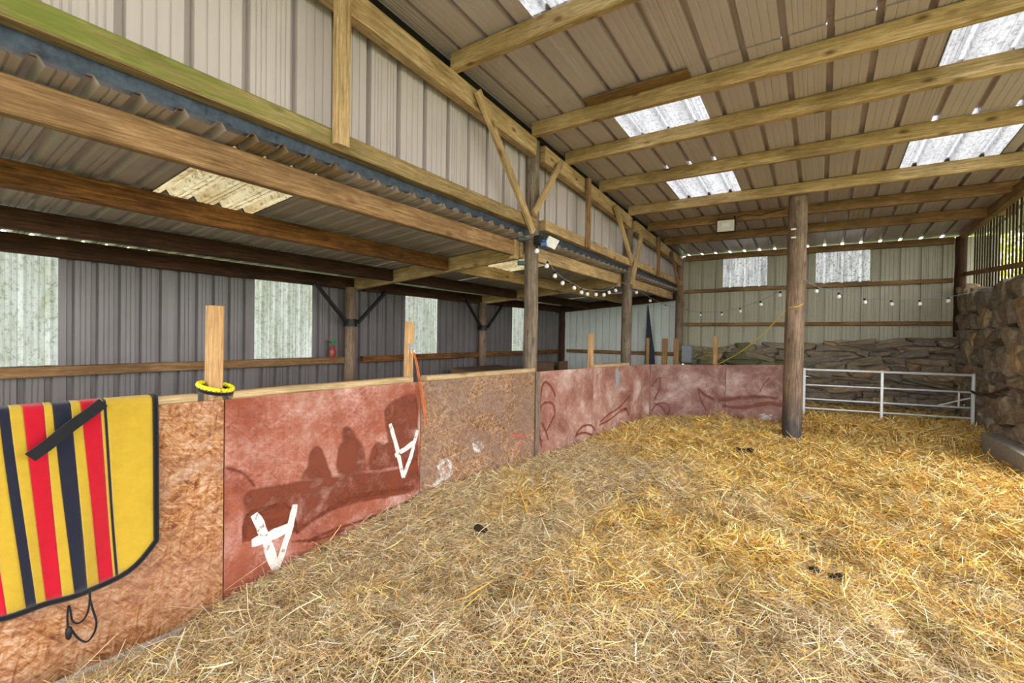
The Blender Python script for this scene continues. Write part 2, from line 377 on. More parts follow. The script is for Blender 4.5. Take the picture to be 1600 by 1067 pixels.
def sheet(name, mat, parent, origin, u, l, width, length, pitch, rib_h, rb, rt, **kw):
    """origin + u*across + l*along; ribs point along u x l"""
    key = (mat, round(width, 4), round(length, 4), pitch, rib_h, rb, rt, tuple(sorted(kw.items())))
    if key not in _sheet_cache: _sheet_cache[key] = sheet_mesh(width, length, pitch, rib_h, rb, rt, **kw).data(name, M[mat])
    o = bpy.data.objects.new(name, _sheet_cache[key]); link(o)
    u = Vector(u).normalized(); l = Vector(l).normalized(); n = u.cross(l).normalized(); l = n.cross(u)
    m = Matrix((u, l, n)).transposed().to_4x4(); m.translation = Vector(origin)
    if parent is not None:
        o.parent = parent; m = Matrix.Translation(-parent.location) @ m
    o.matrix_local = m
    return o
MAIN = dict(pitch=.29, rib_h=.052, rb=.052, rt=.044, groove=.003)
LEAN = dict(pitch=.175, rib_h=.036, rb=.066, rt=.022, minis=2)

# floor, outside ground
fl = MB().box((-1.6, 5.2, -.06), (10, 14.0, .12)).build('floor', M['concrete']); tag(fl, kind='structure')
og = MB().box((0, 5, -.32), (120, 120, .2)).build('ground_outside', M['ground']); tag(og, kind='structure')

# --- main roof (ceiling): sheets in columns of three pans, skylight sheets let in
ceil = empty('ceiling', (0, 5, 3.9)); tag(ceil, kind='structure')
cols = [-2.74 + .87 * i for i in range(-1, 7)]
rows = [(-1.4, 4.16, 0.010), (4.08, 11.22, 0.0)]
sky_n = 0; wn = [0]
def window(n_loc):
    wn[0] += 1; e = empty('window_%d' % wn[0], n_loc); tag(e, kind='structure'); return e
def roof_piece(x0, wd, y0, y1, dz, clear=False, tr=None):
    a = Vector((x0, y0, roof_z(x0, y0) + dz)); b = Vector((x0, y1, roof_z(x0, y1) + dz)); uu = Vector((1, 0, -.014))
    if clear:
        e = window(a); o = sheet('skylight_sheet', 'skylight', e, a, uu, b - a, wd + .014, (b - a).length, **MAIN); return o
    return sheet('roof_sheet', 'roof_sheet', ceil, a, uu, b - a, wd + .014, (b - a).length, **MAIN)
for i, x0 in enumerate(cols, -1):  # unseen run behind the camera added to cut daylight from the open front
    if i == 1: segs = [(-4.0, .9, 0), (.9, 2.98, 1), (2.94, 4.27, 0), (4.25, 5.16, 1), (5.12, 6.12, 0), (6.1, 7.34, 1), (7.3, 11.22, 0)]
    elif i == 4: segs = [(-4.0, 4.27, 0), (4.25, 5.16, 1), (5.12, 6.12, 0), (6.1, 7.34, 1), (7.3, 11.22, 0)]
    else: segs = [(-4.0, 4.16, 0), (4.08, 11.22, 0)]
    for (y0, y1, c) in segs: roof_piece(x0, .87, y0, y1, (.010 if y1 <= 4.3 else 0.0) + .003 * (i % 2), bool(c))
# narrow closing strip against the wall, dark flashing
tr = MB().beam((GX + .03, -1.4, roof_z(GX, -1.4) - .03), (GX + .03, 11.3, roof_z(GX, 11.3) - .03), .05, .07).build('trim_1', M['black_steel']); tag(tr, kind='structure')

# --- lean-to roof
lc = empty('ceiling', (-4.3, 5, 2.5)); tag(lc, kind='structure')
LDZ = [0.0]
def lean_piece(y0, y1, mat='leanto_sheet', x0=-2.70, x1=-6.03, parent=None, dz=0):
    dz += LDZ[0]; a = Vector((x0, y0, lean_z(x0) + dz)); b = Vector((x1, y0, lean_z(x1) + dz))
    return sheet('roof_sheet' if parent is None else 'skylight_sheet', mat, parent or lc, a, (0, 1, 0), b - a, y1 - y0 + .012, (b - a).length, **LEAN)
def lean_skylight(y0, y1, xa=-2.93, xb=-3.98):
    lean_piece(y0, y1, 'leanto_sheet' if y0 > 3 else 'rust_sheet', -2.70, xa - .0)
    e = window((-3.4, (y0 + y1) / 2, lean_z(-3.4))); lean_piece(y0, y1, 'yellow_light', xa + .02, xb - .02, e, -.004)
    lean_piece(y0, y1, 'leanto_sheet', xb, -6.03)
yy = -1.05
plan = [('s', 1.05), ('s', 1.225), ('k', 1.925), ('s', 2.975), ('s', 4.025), ('s', 4.9), ('k', 5.775), ('s', 6.825), ('s', 7.875), ('k', 8.75), ('s', 9.8), ('s', 11.2)]
for kd, ye in plan:
    LDZ[0] = .003 - LDZ[0]; (lean_skylight if kd == 'k' else lean_piece)(yy, ye); yy = ye

# --- left (outer) wall of the lean-to
wl = empty('wall_left', (-5.97, 5, 0)); tag(wl, kind='structure')
LX = -5.97; WTOP = 2.425
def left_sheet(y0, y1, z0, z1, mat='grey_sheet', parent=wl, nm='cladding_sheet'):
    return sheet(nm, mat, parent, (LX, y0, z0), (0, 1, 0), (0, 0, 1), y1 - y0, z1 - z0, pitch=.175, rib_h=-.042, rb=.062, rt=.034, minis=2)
wins = [(.28, 1.13), (2.93, 3.72), (5.46, 6.25), (8.75, 9.53)]
yy = -1.0
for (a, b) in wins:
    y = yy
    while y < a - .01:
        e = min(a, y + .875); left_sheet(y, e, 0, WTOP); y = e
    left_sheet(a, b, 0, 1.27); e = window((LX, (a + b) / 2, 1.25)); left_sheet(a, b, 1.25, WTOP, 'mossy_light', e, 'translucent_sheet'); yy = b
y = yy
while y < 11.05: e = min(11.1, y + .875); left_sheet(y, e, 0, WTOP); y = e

# --- sheeted wall above the lean-to roof (left side of the barn)
wu = empty('wall_middle', (GX, 5, 2.7)); tag(wu, kind='structure')
y = -1.14
while y < 11.2:
    y1 = min(y + .87, 11.2); h = roof_z(GX, y1) - 2.74 - .002
    sheet('cladding_sheet', 'wall_sheet', wu, (GX, y, 2.74), (0, 1, 0), (0, 0, 1), y1 - y, h, pitch=.29, rib_h=-.058, rb=.050, rt=.045); y = y1

# --- back wall
BY = 11.15
wb = empty('wall_back', (0, BY, 0)); tag(wb, kind='structure')
def back_sheet(x0, x1, z0, z1, mat, parent=wb, nm='cladding_sheet', pitch=.29, minis=3):
    return sheet(nm, mat, parent, (x0, BY, z0), (1, 0, 0), (0, 0, 1), x1 - x0, z1 - z0, pitch=pitch, rib_h=-.055, rb=.050, rt=.044, minis=minis)
for i in range(6):
    x0 = -2.74 + .87 * i; zt = roof_z(x0, BY) - .026
    if i in (1, 3):
        back_sheet(x0, x0 + .87, 1.25, 2.78, 'green_sheet'); e = window((x0 + .43, BY, 2.76)); back_sheet(x0, x0 + .87, 2.76, zt, 'back_light', e, 'translucent_sheet')
    else: back_sheet(x0, x0 + .87, 1.25, zt, 'green_sheet')
x = -5.97
while x < -2.8:
    x1 = min(x + .57, -2.74); back_sheet(x, x1, 0, lean_z(x1) - .004, 'pale_sheet', pitch=.19, minis=2); x = x1

# --- stone walls: rubble stones on a mortar core
def stone_mesh(seed):
    r = np.random.default_rng(seed); import bmesh
    bm = bmesh.new(); bmesh.ops.create_icosphere(bm, subdivisions=2, radius=1.0)
    cuts = [(Vector(r.normal(size=3)).normalized(), r.uniform(.62, .9)) for _ in range(7)]
    for v in bm.verts:
        c = Vector([math.copysign(abs(k) ** .45, k) for k in v.co]); m_ = max(abs(c.x), abs(c.y), abs(c.z)); c = c / max(m_, .7)
        for n, d in cuts:
            e = c.dot(n) - d * 1.15
            if e > 0: c -= n * e
        v.co = c + Vector(r.normal(scale=.035, size=3))
    me = bpy.data.meshes.new('stone'); bm.to_mesh(me); bm.free()
    return me
_st = [stone_mesh(i) for i in range(16)]; _stm = []
for me in _st: me.materials.append(M['stone'])
for me in _st[:10]: c = me.copy(); c.materials.clear(); c.materials.append(M['moss_stone']); _stm.append(c)
def lay_stones(parent, to_world, width, top_fn, hmin, hmax, wmin, wmax, depth, mesh_fn, seed, z_from=0.05):
    r = random.Random(seed); z = z_from
    while True:
        h = r.uniform(hmin, hmax); x = -r.uniform(0, wmin); any_ = False
        while x < width:
            wd = r.uniform(wmin, wmax) * (1.35 if r.random() < .15 else 1); hh = h * r.uniform(.85, 1.3); cx = x + wd / 2; cz = z + h / 2 + r.uniform(-.03, .03)
            if cz < top_fn(cx) and 0 < cx < width:
                any_ = True; p, rot = to_world(cx, cz, r.uniform(-.02, .035)); o = bpy.data.objects.new('stone', mesh_fn(cx, r)); link(o, parent)
                q = rot @ Matrix.Rotation(r.uniform(-.22, .22), 3, 'Y')
                o.matrix_local = Matrix.Translation(p - parent.location) @ q.to_4x4() @ Matrix.Diagonal((wd * .54, depth, hh * .55, 1))
            x += wd
        z += h * .97
        if not any_ or z > 3: break
def rough_wall(name, to_world, width, top_fn, mat, parent, n=40, m=20):
    mb = MB(); vs = []; fs = []
    for j in range(m + 1):
        for i in range(n + 1):
            cx = width * i / n; cz = top_fn(cx) * j / m; vs.append(to_world(cx, cz, -.05 + random.uniform(-.03, .03))[0])
    for j in range(m):
        for i in range(n): a = j * (n + 1) + i; fs.append((a, a + 1, a + n + 2, a + n + 1))
    b = len(vs)
    for i in range(n + 1): vs.append(to_world(width * i / n, top_fn(width * i / n), -.5)[0])
    for i in range(n): fs.append((m * (n + 1) + i, m * (n + 1) + i + 1, b + i + 1, b + i))
    return mb.add(vs, fs, None, 0, True).build(name, mat, parent)
BSY = 10.82
def bw(cx, cz, out): return Vector((-2.62 + cx, BSY - out, cz)), Matrix.Identity(3)
btop = lambda cx: 1.40 + .3 * cx / 4.6 + .03 * math.sin(cx * 7)
rough_wall('stone_core', bw, 4.65, btop, M['mortar'], wb)
lay_stones(wb, bw, 4.6, lambda c: btop(c) - .02, .07, .16, .18, .60, .10, lambda cx, r: r.choice(_stm) if cx < 1.9 + r.uniform(-.5, .5) else r.choice(_st), 5, .25)
wr = empty('wall_right', (2.05, 8, 0)); tag(wr, kind='structure')
RX = 2.05; RY1 = 11.0; RLEN = 3.75
rot_r = Matrix.Rotation(R(-90), 3, 'Z')
def rw(cx, cz, out): return Vector((RX - out, RY1 - cx, cz)), rot_r
rtop = lambda cx: 2.52 - .075 * cx + .05 * math.sin(cx * 5.3) + .03 * math.sin(cx * 13)
rough_wall('stone_core', rw, RLEN, rtop, M['mortar'], wr, 50, 24)
lay_stones(wr, rw, RLEN, lambda c: rtop(c) - .02, .14, .34, .2, .52, .14, lambda cx, r: r.choice(_st), 9)

# ================================================================== TIMBER FRAME
def thing_beam(name, label, cat, p0, p1, w_, h_, mat, group=None, up=(0, 0, 1), jit=.002, segs=6, parent=None):
    o = MB().beam(p0, p1, w_, h_, .008, up=up, jit=jit, segs=segs).build(name, M[mat] if isinstance(mat, str) else mat, parent)
    if label: tag(o, label, cat, group)
    return o
def pole(name, label, x, y, z0, z1, r, mat, group, lean=(0, 0), taper=.92):
    mb = MB(); n = 14; segs = 14; prof = [(r * math.cos(2 * math.pi * i / n), r * math.sin(2 * math.pi * i / n)) for i in range(n)]
    mb.prism(prof, (x, y, z0), (x + lean[0], y + lean[1], z1), segs=segs, jit=.004, smooth=True, scale1=taper)
    return tag(mb.build(name, M[mat]), label, 'post', group)
PX = -2.76
G = 'round timber posts between barn and lean-to'
pa = pole('round_post', 'weathered grey round post carrying the small floodlight, nearest post at the partition', PX, 4.42, 0, roof_z(PX, 4.4) - .13, .085, 'pole', G, (.0, 0))
pb = pole('round_post', 'weathered round post at the partition, second from camera, below crossing braces', PX, 7.5, 0, roof_z(PX, 7.5) - .13, .09, 'pole', G)
pc = pole('round_post', 'brown corner post behind the grey electrical box', PX + .02, 10.85, 0, roof_z(PX, 10.9) - .13, .085, 'pole_brown', G)
pole('round_post', 'round post at the open front end of the lean-to', PX, -.7, 0, roof_z(PX, -.7) - .13, .085, 'pole', G)
pcn = pole('round_post', 'thick brown free-standing pole in the straw beside the metal gate', -.335, 7.5, .05, roof_z(-.33, 7.5) - .06, .122, 'pole_dark_foot', None, (.03, .02), .95)
pole('round_post', 'dark corner post between back sheeting and right stone wall', 1.98, 10.98, .0, roof_z(2, 11) - .05, .085, 'dark_timber', None)
G2 = 'dark posts along the lean-to outer wall'
for (y, lb) in ((4.25, 'dark post on the lean-to outer wall beside the spray bottle'), (7.45, 'dark post on the lean-to outer wall, middle one with steel braces'), (10.95, 'black-looking corner post at the far end of the lean-to')):
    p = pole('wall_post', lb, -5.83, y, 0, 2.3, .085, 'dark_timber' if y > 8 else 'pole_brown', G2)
    if y < 8:
        mb = MB().rod((-5.83, y, 1.72), (-5.83, y, 1.83), .1, 14); c = mb.build('steel_collar', M['black_steel'], p)
        for s in (-1, 1):
            MB().beam((-5.78, y + s * .1, 1.78), (-5.76, y + s * .62, 2.30), .045, .05).build('knee_brace', M['black_steel'], p)
# roof purlins of the main barn (run across)
GP = 'pale timber purlins under the main roof'
pur = [(1.85, 'pale roof purlin above the camera'), (2.97, 'pale roof purlin nearest in view, crossing the top left skylight'), (4.28, 'pale roof purlin resting on the nearest round post'),
       (5.08, 'pale roof purlin just behind the brightest skylights, third counted from camera'), (6.12, 'pale roof purlin in front of the second row of skylights'),
       (7.32, 'pale roof purlin resting on top of the free-standing pole'), (8.32, 'brownish roof purlin carrying the white floodlight'), (9.42, 'brownish roof purlin last before the back wall')]
purl = []
for i, (y, lb) in enumerate(pur):
    x0 = -2.68 if i != 2 else -2.67; x1 = 2.9 if y < 7 else 2.25
    h = .15; a = (x0, y, roof_z(x0, y) - h / 2 - .002); b = (x1, y, roof_z(x1, y) - h / 2 - .002)
    purl.append(thing_beam('roof_purlin', lb, 'purlin', a, b, .075, h, 'pine' if i < 6 else 'pine_brown', GP, jit=.003, segs=10))
thing_beam('wall_plate', 'dark brown top beam along the back wall above the windows', 'beam', (-2.66, 11.06, roof_z(-2.66, 11.06) - .088), (1.9, 11.06, roof_z(1.9, 11.06) - .088), .09, .12, 'pine_brown')
for z, lb in ((2.71, 'horizontal rail under the two back wall windows'), (1.945, 'lower horizontal rail across the back wall sheeting')):
    thing_beam('wall_rail', lb, 'rail', (-2.66, 11.08, z), (1.9, 11.08, z), .07, .075, 'pine_brown', 'rails on the back wall')
thing_beam('wall_rail', 'thin rail across the pale sheeting at the lean-to far end', 'rail', (-5.74, 11.08, 1.24), (-2.86, 11.08, 1.24), .07, .09, 'pine_brown')
# beams along the upper wall, bay by bay
bays = [(-.6, 4.33, 'nearest'), (4.51, 7.40, 'middle'), (7.60, 10.76, 'farthest')]
fr = [('broad top beam running to the nearest round post below the roof', 'mossy green-topped rail below the large sheeting', 'light brown lean-to purlin nearest the barn, running to the nearest post'),
      ('top beam between the two round posts below the roof', 'rail between the two round posts under sheeting', 'light lean-to purlin between the two round posts'),
      ('top beam in the far bay next to the back wall', 'rail in the far bay ending at the corner post', 'lean-to purlin in the far bay nearest the barn')]
for k, (y0, y1, nm) in enumerate(bays):
    x = PX + .055
    za = roof_z(x, y0) - .16; zb = roof_z(x, y1) - .16
    thing_beam('top_beam', fr[k][0], 'beam', (x, y0, za - .085), (x, y1, zb - .085), .10, .19, 'pine', 'top beams of the upper wall', jit=.003)
    zr = 2.885
    thing_beam('wall_rail', fr[k][1], 'rail', (x + .01, y0, zr), (x + .01, y1, zr - .03), .12, .12, 'mossy' if k == 0 else 'pine', 'rails above the lean-to roof', jit=.003)
    fb = MB().prism([(-.03, -.05), (.03, -.05), (.03, .05), (.022, .05), (.022, -.042), (-.03, -.042)], (PX + .005, y0, 2.79), (PX + .005, y1, 2.78)).build('steel_flashing', M['blue_steel'])
    tag(fb, ['blue-grey steel channel under the mossy rail', 'blue-grey steel channel between the two round posts', 'dark steel channel in the far bay'][k], 'channel', 'steel channels at the lean-to roof edge')
    thing_beam('leanto_purlin', fr[k][2], 'purlin', (-2.87, y0 + .02, 2.59), (-2.87, y1 - .14, 2.59), .075, .165, 'pine_brown' if k == 0 else 'pine', 'lean-to purlins')
    for X, mt, lb in ((-3.96, 'amber_timber', 'second'), (-5.0, 'dark_timber', 'third')):
        lab = {('second', 0): 'amber brown lean-to purlin behind the large yellowed skylight', ('third', 0): 'dark lean-to purlin third from the barn, nearest bay',
               ('second', 1): 'golden lean-to purlin behind the post, middle bay', ('third', 1): 'dark lean-to purlin in the middle bay, close to the outer wall',
               ('second', 2): 'lean-to purlin in the far bay behind the second post', ('third', 2): 'dark lean-to purlin in the far bay near the outer wall'}[(lb, k)]
        zc = lean_z(X) - .095
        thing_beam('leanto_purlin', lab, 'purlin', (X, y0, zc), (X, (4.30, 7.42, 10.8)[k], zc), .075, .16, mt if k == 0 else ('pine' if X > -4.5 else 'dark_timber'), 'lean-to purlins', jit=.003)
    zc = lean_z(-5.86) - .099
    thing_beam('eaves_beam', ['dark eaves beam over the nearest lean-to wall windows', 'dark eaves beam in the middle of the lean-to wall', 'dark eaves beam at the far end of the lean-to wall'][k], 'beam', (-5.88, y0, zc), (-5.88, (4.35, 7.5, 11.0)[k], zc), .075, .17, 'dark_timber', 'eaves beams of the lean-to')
    thing_beam('wall_rail', ['brown rail under the nearest lean-to windows, holding the spray bottle', 'brown rail on the lean-to wall between its two posts', 'brown rail on the far part of the lean-to wall'][k], 'rail', (-5.89, y0, 1.22), (-5.89, (4.33, 7.45, 10.9)[k], 1.22), .075, .095, 'pine_brown' if k == 0 else 'amber_timber', 'rails on the lean-to wall')
for k, (y, lb) in enumerate(((-.62, 'rafter at the open front end of the lean-to'), (4.36, 'pale lean-to rafter running to the nearest round post'), (7.48, 'pale lean-to rafter running to the second round post'), (10.9, 'dark lean-to rafter at the far end wall'))):
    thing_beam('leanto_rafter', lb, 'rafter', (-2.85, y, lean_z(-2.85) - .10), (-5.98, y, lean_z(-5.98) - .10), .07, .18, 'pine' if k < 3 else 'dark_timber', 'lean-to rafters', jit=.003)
    if 0 < k < 3:
        thing_beam('timber_block', ['', 'short upright timber block beside the nearest round post', 'short upright timber block beside the second round post'][k], 'block', (-2.87, y - .14, 2.47), (-2.87, y - .14, 2.68), .08, .09, 'pine', 'blocks at purlin ends')
# studs and braces in front of the upper wall
BX = PX + .152
def brace(name, label, cat, a, b, w_, h_, X=BX, mat='pine', group=None):
    pa_ = at_x(*a, X); pb_ = at_x(*b, X)
    return thing_beam(name, label, cat, pa_, pb_, h_, w_, mat, group, up=(1, 0, 0), segs=4)
sgrp = 'timber studs and braces of the upper wall'
y_ = at_x(534, 100, BX).y; thing_beam('wall_stud', 'wide mossy upright stud hanging over the mossy rail, nearest camera', 'stud', (BX, y_, 2.825), (BX, y_, roof_z(BX, y_) - .02), .055, .105, 'pine', sgrp, up=(0, 1, 0))
for px, za, lb in ((919, 2.80, 'upright stud on the wall between the two round posts'), (1030, 2.78, 'upright stud on the wall in the far bay')):
    y_ = at_x(px, 350, BX).y; thing_beam('wall_stud', lb, 'stud', (BX, y_, za), (BX, y_, roof_z(BX, y_) - .16), .05, .075, 'pine_brown', sgrp, up=(0, 1, 0))
brace('diagonal_brace', 'long diagonal brace leaning down to the nearest round post', 'brace', (746, 142), (833, 362), .045, .085, group=sgrp)
brace('diagonal_brace', 'short diagonal brace on the far side of the nearest round post', 'brace', (876, 256), (834, 334), .045, .075, group=sgrp)
brace('diagonal_brace', 'long diagonal brace crossing the second round post', 'brace', (961, 322), (990, 416), .045, .085, group=sgrp)
brace('diagonal_brace', 'short diagonal brace leaning against the second round post', 'brace', (1004, 360), (987, 446), .045, .09, X=BX + .06, group=sgrp)
brace('diagonal_brace', 'diagonal brace at the brown corner post', 'brace', (1049, 393), (1067, 478), .045, .085, mat='pine_brown', group=sgrp)
# right side: eaves beam, rail and slats over the stone wall
thing_beam('eaves_beam', 'brown eaves beam above the slatted screen on the right', 'beam', (2.0, 11.0, 3.49), (2.0, 7.2, 3.52), .09, .15, 'pine_brown')
scr = empty('slatted_screen', (2.1, 8.2, 2.4)); tag(scr, 'screen of upright slats with bright gaps above the right stone wall', 'screen')
thing_beam('screen_rail', None, None, (2.05, 10.95, 2.80), (2.05, 7.25, 2.51), .05, .07, 'pine_brown', parent=scr)
sl = MB().beam((0, 0, 0), (0, 0, 1.32), .011, .062, .002, up=(0, 1, 0)).data('slat', M['slat'])
y = 10.86; k = 0
while y > 7.25:
    o = bpy.data.objects.new('slat', sl); link(o, scr); o.location = Vector((2.13, y, 2.22 + .05 * (y - 8) / 3)) - scr.location; o.rotation_euler = (random.uniform(-.01, .01), 0, random.uniform(-.06, .06)); y -= .145; k += 1

# ================================================================== PARTITION
nodes = [(-2.86, -.9, 1.235), (-2.805, 1.215, 1.22), (-2.72, 2.665, 1.22), (-2.64, 4.36, 1.21), (-2.585, 5.78, 1.19), (-2.54, 7.15, 1.16), (-2.5, 8.0, 1.145)]
bnodes = [(-2.5, 8.0, 1.145), (-1.36, 8.55, 1.165), (-.43, 9.0, 1.19)]
lp = empty('plywood_partition', (-2.7, 3.5, 0)); tag(lp, 'long boarded partition along the posts with painted panels and horse blanket', 'partition', kind='thing')
bp = empty('plywood_partition', (-1.4, 8.5, 0)); tag(bp, 'short boarded partition across the back of the straw pen', 'partition', kind='thing')
def panel(parent, a, b, mat, label, z0=.02):
    p = Vector((a[0], a[1], 0)); q = Vector((b[0], b[1], 0)); d = (q - p).normalized(); nrm = Vector((d.y, -d.x, 0)); th = .018
    g = .0035; p2 = p + d * g; q2 = q - d * g; mb = MB()
    F = [p2 + Vector((0, 0, z0)), q2 + Vector((0, 0, z0)), q2 + Vector((0, 0, b[2])), p2 + Vector((0, 0, a[2]))]; B_ = [v - nrm * th for v in F]
    L = (q2 - p2).length; s0 = a[1] * 1.3
    uvF = [(s0, z0), (s0 + L, z0), (s0 + L, b[2]), (s0, a[2])]
    mb.add(F + B_, [(0, 1, 2, 3), (7, 6, 5, 4), (3, 2, 6, 7), (0, 4, 5, 1), (1, 5, 6, 2), (0, 3, 7, 4)],
           [uvF, uvF[::-1], [(s0, 0), (s0 + L, 0), (s0 + L, .02), (s0, .02)], [(s0, 0)] * 4, [(0, 0), (.02, 0), (.02, 1), (0, 1)], [(0, 0), (0, 1), (.02, 1), (.02, 0)]])
    o = mb.build('panel', M[mat], parent); tag(o, label); o_pl = (p + nrm * .0, nrm); return o, o_pl
specs = [('osb_orange', 'orange chipboard panel behind the blanket'), ('red_board', 'red-brown panel with two white upside-down letters'), ('osb_brown', 'brown chipboard panel with white smears'),
         ('pink_board', 'faded red panel with looping drawn lines'), ('pink_board', 'faded red panel with a small hole'), ('pink_board', 'narrow faded red panel at the corner')]
panels = [panel(lp, nodes[i], nodes[i + 1], specs[i][0], specs[i][1]) for i in range(6)]
bpan = [panel(bp, bnodes[0], bnodes[1], 'plum_board', 'dull plum panel at the corner'), panel(bp, bnodes[1], bnodes[2], 'plum_board', 'dull plum panel with a curved dark stroke')]
def cap(parent, a, b, back=.03):
    p = Vector((a[0], a[1], a[2] + .022)); q = Vector((b[0], b[1], b[2] + .022)); d = (q - p).normalized(); nr = Vector((d.y, -d.x, 0))
    return thing_beam('cap_rail', None, None, p + d * .02 - nr * back, q - d * .02 - nr * back, .075, .045, 'cap', parent=parent)
cap(lp, nodes[0], (-2.813, 1.10, 1.22)); cap(lp, (-2.80, 1.235, 1.22), (-2.726, 2.60, 1.22)); cap(lp, (-2.712, 2.70, 1.22), (-2.652, 4.36, 1.21)); cap(lp, nodes[4], (-2.55, 7.1, 1.162))
def batten(parent, n, w_=.07, z0=.02, off=.012, mat='cap'):
    return thing_beam('batten', None, None, (n[0] + off, n[1] + .02, z0), (n[0] + off, n[1] + .02, n[2] - .005), .022, w_, mat, parent=parent, up=(0, 1, 0))
batten(lp, nodes[3], .085, mat='pole'); batten(lp, nodes[6], .05, mat='pole_brown')
def stake(parent, px, top, X=None, Y=None, w_=.07, d_=.09, lean=(0, 0), mat='stake'):
    p = at_x(px, top, X) if X is not None else at_y(px, top, Y)
    return thing_beam('stake', None, None, (p.x - lean[0], p.y - lean[1], .02), (p.x, p.y, p.z), w_, d_, mat, parent=parent, up=(0, 1, 0))
s1 = stake(lp, 336, 478, X=-2.865, w_=.07, d_=.075, lean=(0, .015)); stake(lp, 640, 503, X=-2.79, w_=.06, d_=.06, lean=(0, .03)); stake(lp, 923, 521, X=-2.66, w_=.06, d_=.08)
stake(lp, 1012, 528, X=-2.57, w_=.05, d_=.07, mat='pine_brown'); stake(bp, 1039, 529, Y=8.35, w_=.09, d_=.06, mat='pine_brown'); stake(bp, 1057, 529, Y=8.42, w_=.08, d_=.06, mat='pine_brown'); stake(bp, 1118, 525, Y=8.64, w_=.07, d_=.05)

# painted marks: strokes given as picture points laid on the panel's own plane
def pl_pt(pl, px, py, off): p = on_plane(px, py, pl[0], pl[1]); return p + pl[1] * off
def cover(o, vals):
    at = o.data.attributes.new('cover', 'FLOAT_COLOR', 'POINT'); at.data.foreach_set('color', np.repeat(np.array(vals, np.float32), 4)); return o
def stroke(panelo, pl, pts, wd, mat, name='paint_stroke', off=.0012, rough=.15, n_sub=5):
    P = [pl_pt(pl, x, y, off) for x, y in pts]; Q = []
    for i in range(len(P) - 1):
        p0 = P[max(i - 1, 0)]; p1 = P[i]; p2 = P[i + 1]; p3 = P[min(i + 2, len(P) - 1)]
        for k in range(n_sub):
            t = k / n_sub; Q.append(.5 * ((2 * p1) + (p2 - p0) * t + (2 * p0 - 5 * p1 + 4 * p2 - p3) * t * t + (3 * p1 - p0 - 3 * p2 + p3) * t ** 3))
    Q.append(P[-1]); vs = []; m = len(Q); cv = []
    for i, q in enumerate(Q):
        d = (Q[min(i + 1, m - 1)] - Q[max(i - 1, 0)]).normalized(); s_ = d.cross(pl[1]).normalized()
        t = i / (m - 1); ww = (wd[0] + (wd[1] - wd[0]) * t) / 2 if isinstance(wd, tuple) else wd / 2
        a = ww * (1 + random.uniform(-rough, rough)) * 1.25; b = ww * (1 + random.uniform(-rough, rough)) * 1.25; vs += [q + s_ * a, q, q - s_ * b]; e = .35 if i in (0, m - 1) else 1; cv += [.1, e, .1]
    fs = []
    for i in range(m - 1): fs += [(3 * i, 3 * i + 1, 3 * i + 4, 3 * i + 3), (3 * i + 1, 3 * i + 2, 3 * i + 5, 3 * i + 4)]
    return cover(MB().add(vs, fs, [[(vs[k].y, vs[k].z) for k in f] for f in fs]).build(name, M[mat], panelo), cv)
def blot(panelo, pl, pts, mat, name='stain', off=.0008, soft=.022):
    import bmesh
    P = [pl_pt(pl, x, y, off) for x, y in pts]; Q = []; m = len(P)
    for i in range(m):
        a = P[i]; b = P[(i + 1) % m]; pa_ = P[i - 1]; pb_ = P[(i + 2) % m]
        for k in range(3):
            t = k / 3; q = .5 * ((2 * a) + (b - pa_) * t + (2 * pa_ - 5 * a + 4 * b - pb_) * t * t + (3 * a - pa_ - 3 * b + pb_) * t ** 3)
            Q.append(q + Vector((0, random.uniform(-.004, .004), random.uniform(-.004, .004))))
    area = sum(Q[i].y * Q[(i + 1) % len(Q)].z - Q[(i + 1) % len(Q)].y * Q[i].z for i in range(len(Q)))
    n_ = len(Q); sgn = 1 if area > 0 else -1; I = []
    for i in range(n_):
        d = (Q[(i + 1) % n_] - Q[i - 1]).normalized(); I.append(Q[i] + pl[1].cross(d) * soft * sgn * (1 if pl[1].x > 0 else -1))
    vs = Q + I; fs = [(i, (i + 1) % n_, n_ + (i + 1) % n_, n_ + i) for i in range(n_)] + [list(range(n_, 2 * n_))]
    return cover(MB().add(vs, fs, [[(vs[k].y, vs[k].z) for k in f] for f in fs]).build(name, M[mat], panelo), [0.0] * n_ + [1.0] * n_)
po, pl = panels[1]
def letter(strokes, nm='painted_letter'):
    mb = MB()
    for pts, wd in strokes:
        P = [pl_pt(pl, x, y, .002 + .0002 * len(mb.v) / 20) for x, y in pts]; m = 8; vs = []
        for i in range(m + 1):
            t = i / m * (len(P) - 1); j = min(int(t), len(P) - 2); q = P[j].lerp(P[j + 1], t - j); d = (P[j + 1] - P[j]).normalized(); s_ = d.cross(pl[1]).normalized()
            e = .75 if i in (0, m) else 1
            vs += [q + s_ * wd * e * random.uniform(.42, .58), q - s_ * wd * e * random.uniform(.42, .58)]
        fs = [(2 * i, 2 * i + 1, 2 * i + 3, 2 * i + 2) for i in range(m)]; mb.add(vs, fs, [[(vs[k].y, vs[k].z) for k in f] for f in fs])
    o = cover(mb.build(nm, M['white_paint'], po), [1.0] * len(mb.v)); tag(o, 'white painted upside-down letter A'); return o
letter([([(397, 803), (413, 835), (430, 888)], .055), ([(461, 788), (450, 835), (432, 890)], .042), ([(393, 848), (420, 838), (454, 822)], .062)])
letter([([(609, 662), (620, 700), (630, 746)], .035), ([(652, 672), (642, 712), (630, 746)], .035), ([(617, 712), (632, 702), (648, 690)], .04)])
